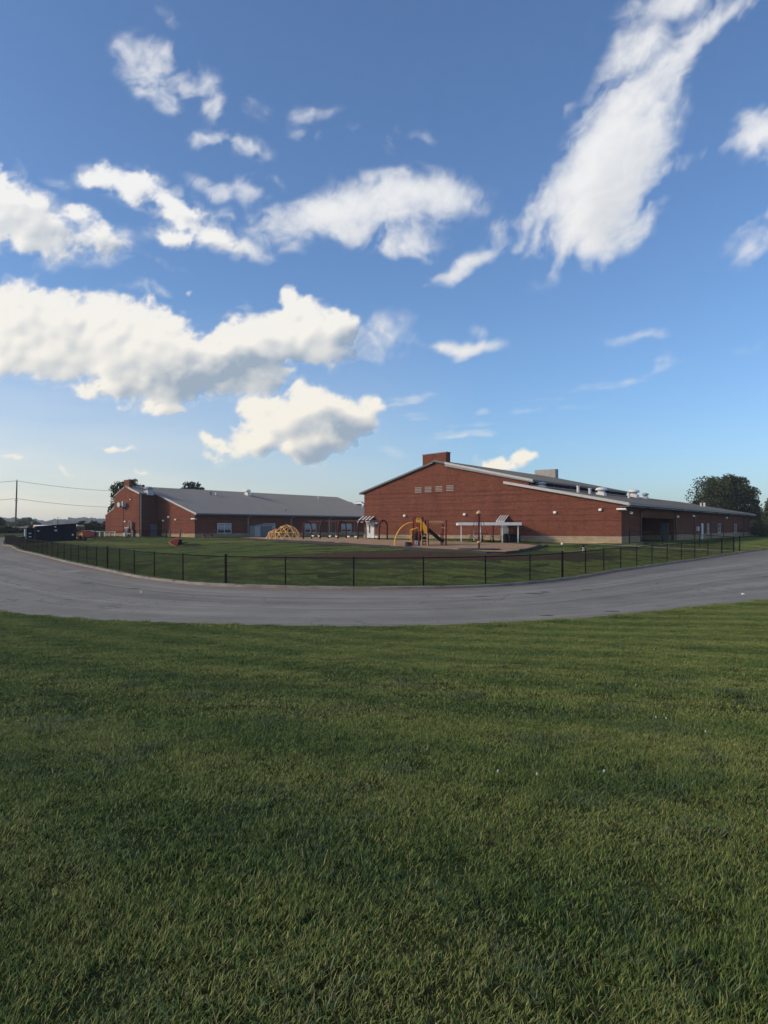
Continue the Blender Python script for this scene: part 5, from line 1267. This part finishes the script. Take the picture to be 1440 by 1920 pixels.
def woods(name, d, az0, az1, n, r0, r1, zf, seed, mat, label):
    r_ = random.Random(seed); V_ = []; F_ = []
    bm = bmesh.new(); bmesh.ops.create_icosphere(bm, subdivisions=2, radius=1); iv = [v_.co.copy() for v_ in bm.verts]; ifc = [tuple(v_.index for v_ in f.verts) for f in bm.faces]; bm.free()
    for k in range(n):
        a_ = R(r_.uniform(az0, az1)); dd = d*r_.uniform(.94, 1.12); rr = r_.uniform(r0, r1); x, y = dd*math.sin(a_), dd*math.cos(a_); z = zf(math.degrees(a_), dd)
        o_ = len(V_); ph = r_.uniform(0, 99)
        for c in iv:
            q = 1+.35*pnoise(c*2.2+Vector((ph,0,0)))+.22*pnoise(c*5+Vector((0,ph,0)))
            V_.append((x+c.x*rr*q, y+c.y*rr*q, z+c.z*rr*q*.85))
        F_ += [tuple(i+o_ for i in f) for f in ifc]
    me = bpy.data.meshes.new(name); me.from_pydata(V_, [], F_); me.materials.append(M[mat])
    o = bpy.data.objects.new(name, me); C.objects.link(o); tag(o, label, 'woods', kind='stuff'); return o
woods('distant_woods', 1500, -36, -19, 460, 5.5, 10.5, lambda a_, d: 4.0+8.5*max(0, (d-1410)/270)*1.0+2.0*math.sin(a_*1.3), 4, 'leaf_far', 'hazy wooded ridge on the horizon at the left')
woods('distant_woods', 1450, 24, 60, 420, 5, 8, lambda a_, d: 3.0, 6, 'leaf_far', 'hazy tree line on the horizon behind the right bushes')
woods('distant_woods', 1450, -19, 24, 300, 5, 8, lambda a_, d: 2.0, 9, 'leaf_far', 'distant tree line hidden behind the brick wings')
woods('distant_woods', 330, -29.4, -25.8, 70, 1.2, 2.0, lambda a_, d: 3.0+.9*math.sin(a_*3), 21, 'leaf_dark', 'dark nearer clump of trees right of the utility pole')

# ================================================================ ROAD MARKS
def blot(name, px, py, rx, ry, mat, rz=0, seed=1):
    h_ = hit(px, py); mb = MB(); r_ = random.Random(seed); n = 22; vs = [(0, 0, 0)]
    for k in range(n):
        a_ = 2*math.pi*k/n; q = 1+.35*pnoise(Vector((math.cos(a_)*1.5, math.sin(a_)*1.5, seed))) ; vs.append((rx*q*math.cos(a_), ry*q*math.sin(a_), 0))
    vs = [(v_[0], v_[1], gz(h_.x+v_[0], h_.y+v_[1])-gz(h_.x, h_.y)) for v_ in vs]
    mb.add(vs, [(0, 1+k, 1+(k+1) % n) for k in range(n)])
    o = mb.build(name, mat, None, (h_.x, h_.y, gz(h_.x, h_.y)+.018), rz); o['kind'] = 'structure'; return o
M['tar'] = plain('dark_tar_patch', (.035,.033,.032), .7, 0, .3, 6); M['pale'] = plain('pale_worn_patch', (.26,.25,.245), .95, 0, .25, 6)
for i, (px, py, rx, ry) in enumerate(((1027,1155,.22,.10),(1148,1147,.26,.12),(1023,1111,.22,.14),(1003,1113.5,.42,.12),(903,1118.5,.26,.14),(163,1094,.35,.2),(1100,1106,.3,.1),(250,1104,.25,.1),(1240,1137,.2,.08))):
    blot('tar_patch', px, py, rx, ry, M['tar'], 0, i)
for i, (px, py, rx, ry) in enumerate(((132,1072,.55,.9),(152,1070,.3,.5),(1393,1115.5,.16,.16),(1068,1142,.25,.07))): blot('worn_patch', px, py, rx, ry, M['pale'], 0, 40+i)
st_ = hit(1393, 1115); tag(MB().lathe([(.07,0),(.06,.03),(.02,.05)], n=7).build('stone', M['white'], None, (st_.x, st_.y, gz(st_.x, st_.y)+.012)), 'pale stone lying on the asphalt near the right edge', 'stone')

# ================================================================ GRASS
m, t, b = nodes('grass_blades')
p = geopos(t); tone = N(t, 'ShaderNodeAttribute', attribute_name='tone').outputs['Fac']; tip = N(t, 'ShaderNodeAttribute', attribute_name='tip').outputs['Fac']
n1 = noise(t, p, .55, 4, .6); n2 = noise(t, p, 2.6, 3, .6)
vs_ = N(t, 'ShaderNodeVectorMath', operation='DISTANCE'); fl_ = N(t, 'ShaderNodeMapping'); fl_.inputs['Scale'].default_value = (1, 1, 0); L(t, p, fl_.inputs[0]); L(t, fl_.outputs[0], vs_.inputs[0]); vs_.inputs[1].default_value = (24, 50, 0)
strp = math_(t, 'SINE', math_(t, 'ADD', math_(t, 'MULTIPLY', vs_.outputs['Value'], 3.4), math_(t, 'MULTIPLY', n1, 5.0)))
k = math_(t, 'ADD', math_(t, 'ADD', math_(t, 'MULTIPLY', n1, .42), math_(t, 'MULTIPLY', n2, .38)), math_(t, 'ADD', math_(t, 'MULTIPLY', tone, .46), math_(t, 'MULTIPLY', strp, .08)))
col = ramp(t, k, [(.34, (.036,.076,.026)), (.48, (.084,.146,.034)), (.64, (.150,.218,.046)), (.82, (.28,.285,.09))])
wpd = math_(t, 'MULTIPLY', math_(t, 'SUBTRACT', n1, 0.5), 1.6)
for c_, rx_, ry_, ro_ in LIT_GRASS: col = mixc(t, math_(t, 'MULTIPLY', ellipse_mask(t, p, c_, rx_, ry_, ro_, .8, wpd), .7), col, (.30,.26,.07))  # the same sunlit strips mixed into the blade colour
dryb = math_(t, 'GREATER_THAN', tone, .965)
col = mixc(t, dryb, col, (.26,.22,.12))
L(t, mixc(t, ramp(t, tip, [(0.0, 0.0), (0.45, 1.0)]), (.035,.030,.014), col), b.inputs['Base Color'])  # brown roots, darkened to put the shade between blades into the colour
b.inputs['Roughness'].default_value = .6; b.inputs['Specular IOR Level'].default_value = .18
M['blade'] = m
def blade_patch(size, count, lmin, lmax, wid, segs, seed):
    g_ = np.random.default_rng(seed); n = count
    x = g_.uniform(-size*.58, size*.58, n); y = g_.uniform(-size*.58, size*.58, n)
    Ln = g_.uniform(lmin, lmax, n)*(0.85+.3*np.sin(x*9+seed)*np.cos(y*7)); hd = g_.uniform(0, 2*np.pi, n)
    ln_ = np.clip(g_.normal(1.05, .38, n), .15, 1.6); cv = g_.uniform(.1, .9, n); wd = wid*g_.uniform(.6, 1.25, n); tn = g_.uniform(0, 1, n)
    w_ = hd+g_.normal(1.57, .7, n)   # the flat of the blade
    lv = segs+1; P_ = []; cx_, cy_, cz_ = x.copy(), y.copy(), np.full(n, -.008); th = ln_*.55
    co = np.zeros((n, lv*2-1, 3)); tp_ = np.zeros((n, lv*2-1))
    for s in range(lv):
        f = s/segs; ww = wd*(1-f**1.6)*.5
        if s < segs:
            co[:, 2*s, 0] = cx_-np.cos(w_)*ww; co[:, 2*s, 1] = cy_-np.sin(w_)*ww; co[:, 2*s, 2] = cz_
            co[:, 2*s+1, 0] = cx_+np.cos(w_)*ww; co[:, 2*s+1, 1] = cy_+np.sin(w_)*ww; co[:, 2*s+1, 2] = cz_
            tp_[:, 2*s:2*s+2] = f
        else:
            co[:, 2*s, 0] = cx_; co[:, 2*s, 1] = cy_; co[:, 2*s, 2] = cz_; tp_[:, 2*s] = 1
        st = Ln/segs; cx_ = cx_+np.sin(th)*np.cos(hd)*st; cy_ = cy_+np.sin(th)*np.sin(hd)*st; cz_ = cz_+np.cos(th)*st; th = np.minimum(th+cv*1.2/segs, 1.62)
    m_ = lv*2-1; fs = []
    for s in range(segs-1): fs.append([2*s, 2*s+1, 2*s+3, 2*s+2])
    quads = np.array(fs).reshape(-1, 4) if fs else np.zeros((0, 4), int); tri = np.array([[2*segs-2, 2*segs-1, 2*segs]])
    offs = (np.arange(n)*m_)[:, None, None]
    return co.reshape(-1, 3), (offs+quads[None]).reshape(-1, 4), (offs+tri[None]).reshape(-1, 3), np.repeat(tn, m_), tp_.ravel()
def grass_object(name, patches, pts, rots, scs, label):
    """one mesh: patch variants (pid>=0) and loose placement points (pid=-1), instanced by geometry nodes"""
    V_, F_, tn, tp_, pid = [], [], [], [], []; o_ = 0
    for i, (co, q, tr3, a_, b_) in enumerate(patches):
        V_.append(co); F_ += (q+o_).tolist()+(tr3+o_).tolist(); tn.append(a_); tp_.append(b_); pid.append(np.full(len(co), i)); o_ += len(co)
    n = len(pts); V_.append(pts); pid.append(np.full(n, -1)); tn.append(np.zeros(n)); tp_.append(np.zeros(n))
    V_ = np.concatenate(V_); me = bpy.data.meshes.new(name); me.from_pydata(V_.tolist(), [], F_)
    def attr(nm, ty, arr, key='value'): a_ = me.attributes.new(nm, ty, 'POINT'); a_.data.foreach_set(key, np.ascontiguousarray(arr).ravel())
    attr('tone', 'FLOAT', np.concatenate(tn).astype(np.float32)); attr('tip', 'FLOAT', np.concatenate(tp_).astype(np.float32)); attr('pid', 'INT', np.concatenate(pid).astype(np.int32))
    z3 = np.zeros((len(V_)-n, 3), np.float32)
    attr('rot', 'FLOAT_VECTOR', np.concatenate([z3, rots.astype(np.float32)]), 'vector'); attr('scl', 'FLOAT_VECTOR', np.concatenate([z3, scs.astype(np.float32)]), 'vector')
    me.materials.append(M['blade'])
    o = bpy.data.objects.new(name, me); C.objects.link(o); tag(o, label, 'grass', kind='stuff')
    g = bpy.data.node_groups.new(name+'_scatter', 'GeometryNodeTree')
    g.interface.new_socket('Geometry', in_out='INPUT', socket_type='NodeSocketGeometry'); g.interface.new_socket('Geometry', in_out='OUTPUT', socket_type='NodeSocketGeometry')
    gi, go = g.nodes.new('NodeGroupInput'), g.nodes.new('NodeGroupOutput'); lk = g.links.new
    def na_(nm, ty): q = g.nodes.new('GeometryNodeInputNamedAttribute'); q.data_type = ty; q.inputs[0].default_value = nm; return q.outputs[0]
    cmp_ = g.nodes.new('FunctionNodeCompare'); cmp_.data_type = 'INT'; cmp_.operation = 'LESS_THAN'
    pidn = na_('pid', 'INT'); ia = [s_ for s_ in cmp_.inputs if s_.type == 'INT']; lk(pidn, ia[0]); ia[1].default_value = 0
    sep = g.nodes.new('GeometryNodeSeparateGeometry'); sep.domain = 'POINT'; lk(gi.outputs[0], sep.inputs[0]); lk(cmp_.outputs[0], sep.inputs[1])
    m2p = g.nodes.new('GeometryNodeMeshToPoints'); m2p.inputs['Radius'].default_value = .01; lk(sep.outputs[0], m2p.inputs[0])
    spi = g.nodes.new('GeometryNodeSplitToInstances'); spi.domain = 'POINT'; lk(sep.outputs[1], spi.inputs[0]); lk(pidn, spi.inputs['Group ID'])
    iop = g.nodes.new('GeometryNodeInstanceOnPoints'); lk(m2p.outputs[0], iop.inputs['Points']); lk(spi.outputs[0], iop.inputs['Instance']); iop.inputs['Pick Instance'].default_value = True
    rv = g.nodes.new('FunctionNodeRandomValue'); rv.data_type = 'INT'
    ii_ = [s_ for s_ in rv.inputs if s_.type == 'INT']; ii_[0].default_value = 0; ii_[1].default_value = len(patches)-1
    lk([s_ for s_ in rv.outputs if s_.type == 'INT'][0], iop.inputs['Instance Index'])
    e2r = g.nodes.new('FunctionNodeEulerToRotation'); lk(na_('rot', 'FLOAT_VECTOR'), e2r.inputs[0]); lk(e2r.outputs[0], iop.inputs['Rotation']); lk(na_('scl', 'FLOAT_VECTOR'), iop.inputs['Scale'])
    lk(iop.outputs[0], go.inputs[0])
    md = o.modifiers.new('scatter', 'NODES'); md.node_group = g
    return o
def lumpz(x, y): return pnoise(Vector((x*.55, y*.55, 0)))*.02+pnoise(Vector((x*.16, y*.16, 3)))*.05
def spots(step, y0, y1, margin, rr, keep):
    P_ = []; y = y0
    while y < y1:
        hwid = .545*y+margin; x = -hwid
        while x < hwid:
            a_, b_ = x+rr.uniform(-.14,.14)*step, y+rr.uniform(-.14,.14)*step
            P_.append((a_, b_)); x += step
        y += step
    P_ = np.array(P_); return P_[keep(P_[:, 0], P_[:, 1])]
def finish(P_, rr, smin, smax, zoff=0.0, lawn=True):
    z = base_z(P_[:, 0], P_[:, 1])
    if lawn:
        f = np.clip((dist_to(P_[:, 0], P_[:, 1], near)-.4)/4, 0, 1)*np.clip((np.hypot(P_[:, 0], P_[:, 1])-1)/3, 0, 1)
        z = z+np.array([lumpz(a_, b_) for a_, b_ in P_])*f
    e = .3; sx = (base_z(P_[:, 0]+e, P_[:, 1])-base_z(P_[:, 0]-e, P_[:, 1]))/(2*e); sy_ = (base_z(P_[:, 0], P_[:, 1]+e)-base_z(P_[:, 0], P_[:, 1]-e))/(2*e)
    if lawn:
        sx = sx+f*np.array([lumpz(a_+e, b_)-lumpz(a_-e, b_) for a_, b_ in P_])/(2*e); sy_ = sy_+f*np.array([lumpz(a_, b_+e)-lumpz(a_, b_-e) for a_, b_ in P_])/(2*e)
    n = len(P_); yaw = rr.uniform(0, 6.283, n)
    # world tilt (slope) applied before yaw is undone: rotate the slope into the patch frame
    ca_, sa_ = np.cos(yaw), np.sin(yaw); gx_ = sx*ca_+sy_*sa_; gy_ = -sx*sa_+sy_*ca_
    s_ = rr.uniform(smin, smax, n); hh = s_*(1+.28*np.array([pnoise(Vector((a_*.9, b_*.9, 7))) for a_, b_ in P_])*1.6)
    pts = np.stack([P_[:, 0], P_[:, 1], z+zoff], 1)
    from mathutils import Euler
    R_ = []
    for i in range(n):
        mt3 = Matrix.Rotation(yaw[i], 3, 'Z') @ Matrix.Rotation(-math.atan(gx_[i]), 3, 'Y') @ Matrix.Rotation(math.atan(gy_[i]), 3, 'X'); R_.append(tuple(mt3.to_euler('XYZ')))
    return pts, np.array(R_), np.stack([s_, s_, hh], 1)
rr = np.random.default_rng(5)
onlawn = lambda x, y: (~inpoly(x, y, road_poly)) & (dist_to(x, y, near) < dist_to(x, y, kerb))
# near lawn 1.6 - 6.5 m
pa = [blade_patch(.5, 3600, .018, .050, .0038, 3, 100+i) for i in range(5)]
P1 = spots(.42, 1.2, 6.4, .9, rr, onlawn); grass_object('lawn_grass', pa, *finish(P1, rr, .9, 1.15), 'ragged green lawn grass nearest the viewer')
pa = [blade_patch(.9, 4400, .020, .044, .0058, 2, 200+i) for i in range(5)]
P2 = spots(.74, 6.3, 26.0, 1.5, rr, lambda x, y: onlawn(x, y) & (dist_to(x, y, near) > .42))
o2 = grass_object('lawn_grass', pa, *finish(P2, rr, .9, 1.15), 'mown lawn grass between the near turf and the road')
# darker coarse tufts of broad-bladed grass here and there
m2 = M['blade'].copy(); m2.name = 'coarse_grass_blades'; M['coarse'] = m2
for n_ in m2.node_tree.nodes:
    if n_.type == 'VALTORGB' and len(n_.color_ramp.elements) == 4:
        for el_, c_ in zip(n_.color_ramp.elements, ((.022,.048,.024),(.045,.085,.036),(.09,.135,.055),(.16,.19,.09))): el_.color = (*c_, 1)
pc_ = [blade_patch(.30, 230, .035, .085, .0065, 4, 600+i) for i in range(4)]
Pc = []
for _ in range(75):
    y = rr.uniform(1.9, 9.5)**1.0; x = rr.uniform(-.56, .56)*y; 
    for k_ in range(int(rr.integers(1, 4))): Pc.append((x+rr.normal(0, .14), y+rr.normal(0, .12)))
oc = grass_object('coarse_grass', pc_, *finish(np.array(Pc), rr, .6, 1.1), 'darker coarse tufts scattered through the near lawn'); oc.data.materials[0] = m2
# ragged edge tufts along the road
pa = [blade_patch(.34, 420, .03, .075, .0075, 3, 300+i) for i in range(4)]
nn_ = near[(np.abs(near[:, 0]) < 24) & (near[:, 1] < 40)]; nr_ = normals(nn_); nr_ *= np.sign(np.dot(nr_[len(nr_)//2], (0, -1)))
E_ = np.concatenate([even(nn_, 300)+0*1.0, even(nn_-nr_*0, 1)[:0]])
en = even(nn_, 340); nrm = normals(en); nrm *= np.sign(np.dot(nrm[170], (0, -1)))
P3_ = np.concatenate([en+nrm*(.14+rr.uniform(-.18, .10, (340, 1))), en+nrm*(.38+rr.uniform(-.05, .05, (340, 1)))])
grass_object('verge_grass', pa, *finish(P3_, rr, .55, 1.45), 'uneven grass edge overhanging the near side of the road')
# playground field, coarse
pa = [blade_patch(2.2, 5200, .03, .065, .016, 2, 400+i) for i in range(4)]
mulp = np.concatenate([NE, FE[::-1]])
def bare(x, y):
    o = np.zeros(x.shape)
    for (c, rx, ry, ro) in BARE:
        ca_, sa_ = math.cos(ro), math.sin(ro); X, Y = x-c[0], y-c[1]; o = np.maximum(o, 1-np.sqrt(((X*ca_+Y*sa_)/rx)**2+((-X*sa_+Y*ca_)/ry)**2))
    return o
def infield(x, y):
    lx, ly = (x-23.4)*.813+(y-70)*-.582, (x-23.4)*.582+(y-70)*.813
    lx2, ly2 = (x+30.1)*.813+(y-113)*-.582, (x+30.1)*.582+(y-113)*.813
    return (~inpoly(x, y, road_poly)) & (dist_to(x, y, kerb) < dist_to(x, y, near)) & (dist_to(x, y, kerb) > 1.5) & (~inpoly(x, y, mulp)) & (dist_to(x, y, mulp) > 1.3) & \
        ~((ly > -1.4) & (lx < 1.3) & (lx > -33)) & ~((ly2 > -5) & (lx2 < 1.3)) & (bare(x, y)+rr.normal(0, .08, x.shape) < .02)
P4 = spots(1.75, 30, 112, 3, rr, infield)
zf_ = finish(P4, rr, .9, 1.1, 0.0, lawn=False); zf_[0][:, 2] += EDGE_IN*np.clip((16-dist_to(P4[:, 0], P4[:, 1], kerb))/10, 0, 1)
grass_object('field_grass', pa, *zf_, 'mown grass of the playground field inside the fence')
pa = [blade_patch(.9, 700, .035, .075, .014, 2, 500+i) for i in range(4)]
ks = even(kerb[i0:i1+40], 330); kk_ = normals(ks); kk_ *= np.sign(np.dot(kk_[165], (0, 1)))
P5 = np.concatenate([ks+kk_*(.62+rr.uniform(-.08,.08,(330,1))), ks+kk_*1.35]); zf_ = finish(P5, rr, .8, 1.1, EDGE_IN, lawn=False)
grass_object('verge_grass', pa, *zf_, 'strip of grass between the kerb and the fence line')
# white clover heads
cl = MB().lathe([(.001, -.01), (.001, .012), (.008, .015), (.011, .024), (.008, .033), (.002, .036)], n=8).mesh('clover_flower', M['trim'])
for i, (px, py, lb) in enumerate(((1226,1218,'white clover head standing alone high on the right lawn'),(1230,1345,'left one of two white clover heads beside a dark patch'),(1249,1347,'right one of two white clover heads beside a dark patch'),(1323,1372,'white clover head at the right below the dark patch'),
    (1192,1284,'tiny white clover head below the road at right'),(1133,1455,'white clover head right of the lawn middle'),(934,1455,'white clover head nearest the lawn middle'),(1007,1461,'pale clover head between two others in mid lawn'))):
    h_ = hit(px, py+3); h_.z += lumpz(h_.x, h_.y); o = inst('clover_flower', cl, None, h_, 0, (.75, .75, .9)); tag(o, lb, 'flower', 'clover heads in the lawn')

# ================================================================ AIR
hz = MB().box((-2600, -2600, -5), (2600, 2600, 24)).build('haze', None, None); tag(hz, kind='stuff')
m = bpy.data.materials.new('haze'); m.use_nodes = True; t = m.node_tree; t.nodes.clear()
ov = N(t, 'ShaderNodeOutputMaterial'); pvn = N(t, 'ShaderNodeVolumePrincipled'); pvn.inputs['Density'].default_value = HAZE_DENSITY; pvn.inputs['Color'].default_value = (.86,.92,1,1)
L(t, pvn.outputs[0], ov.inputs['Volume']); hz.data.materials.append(m)
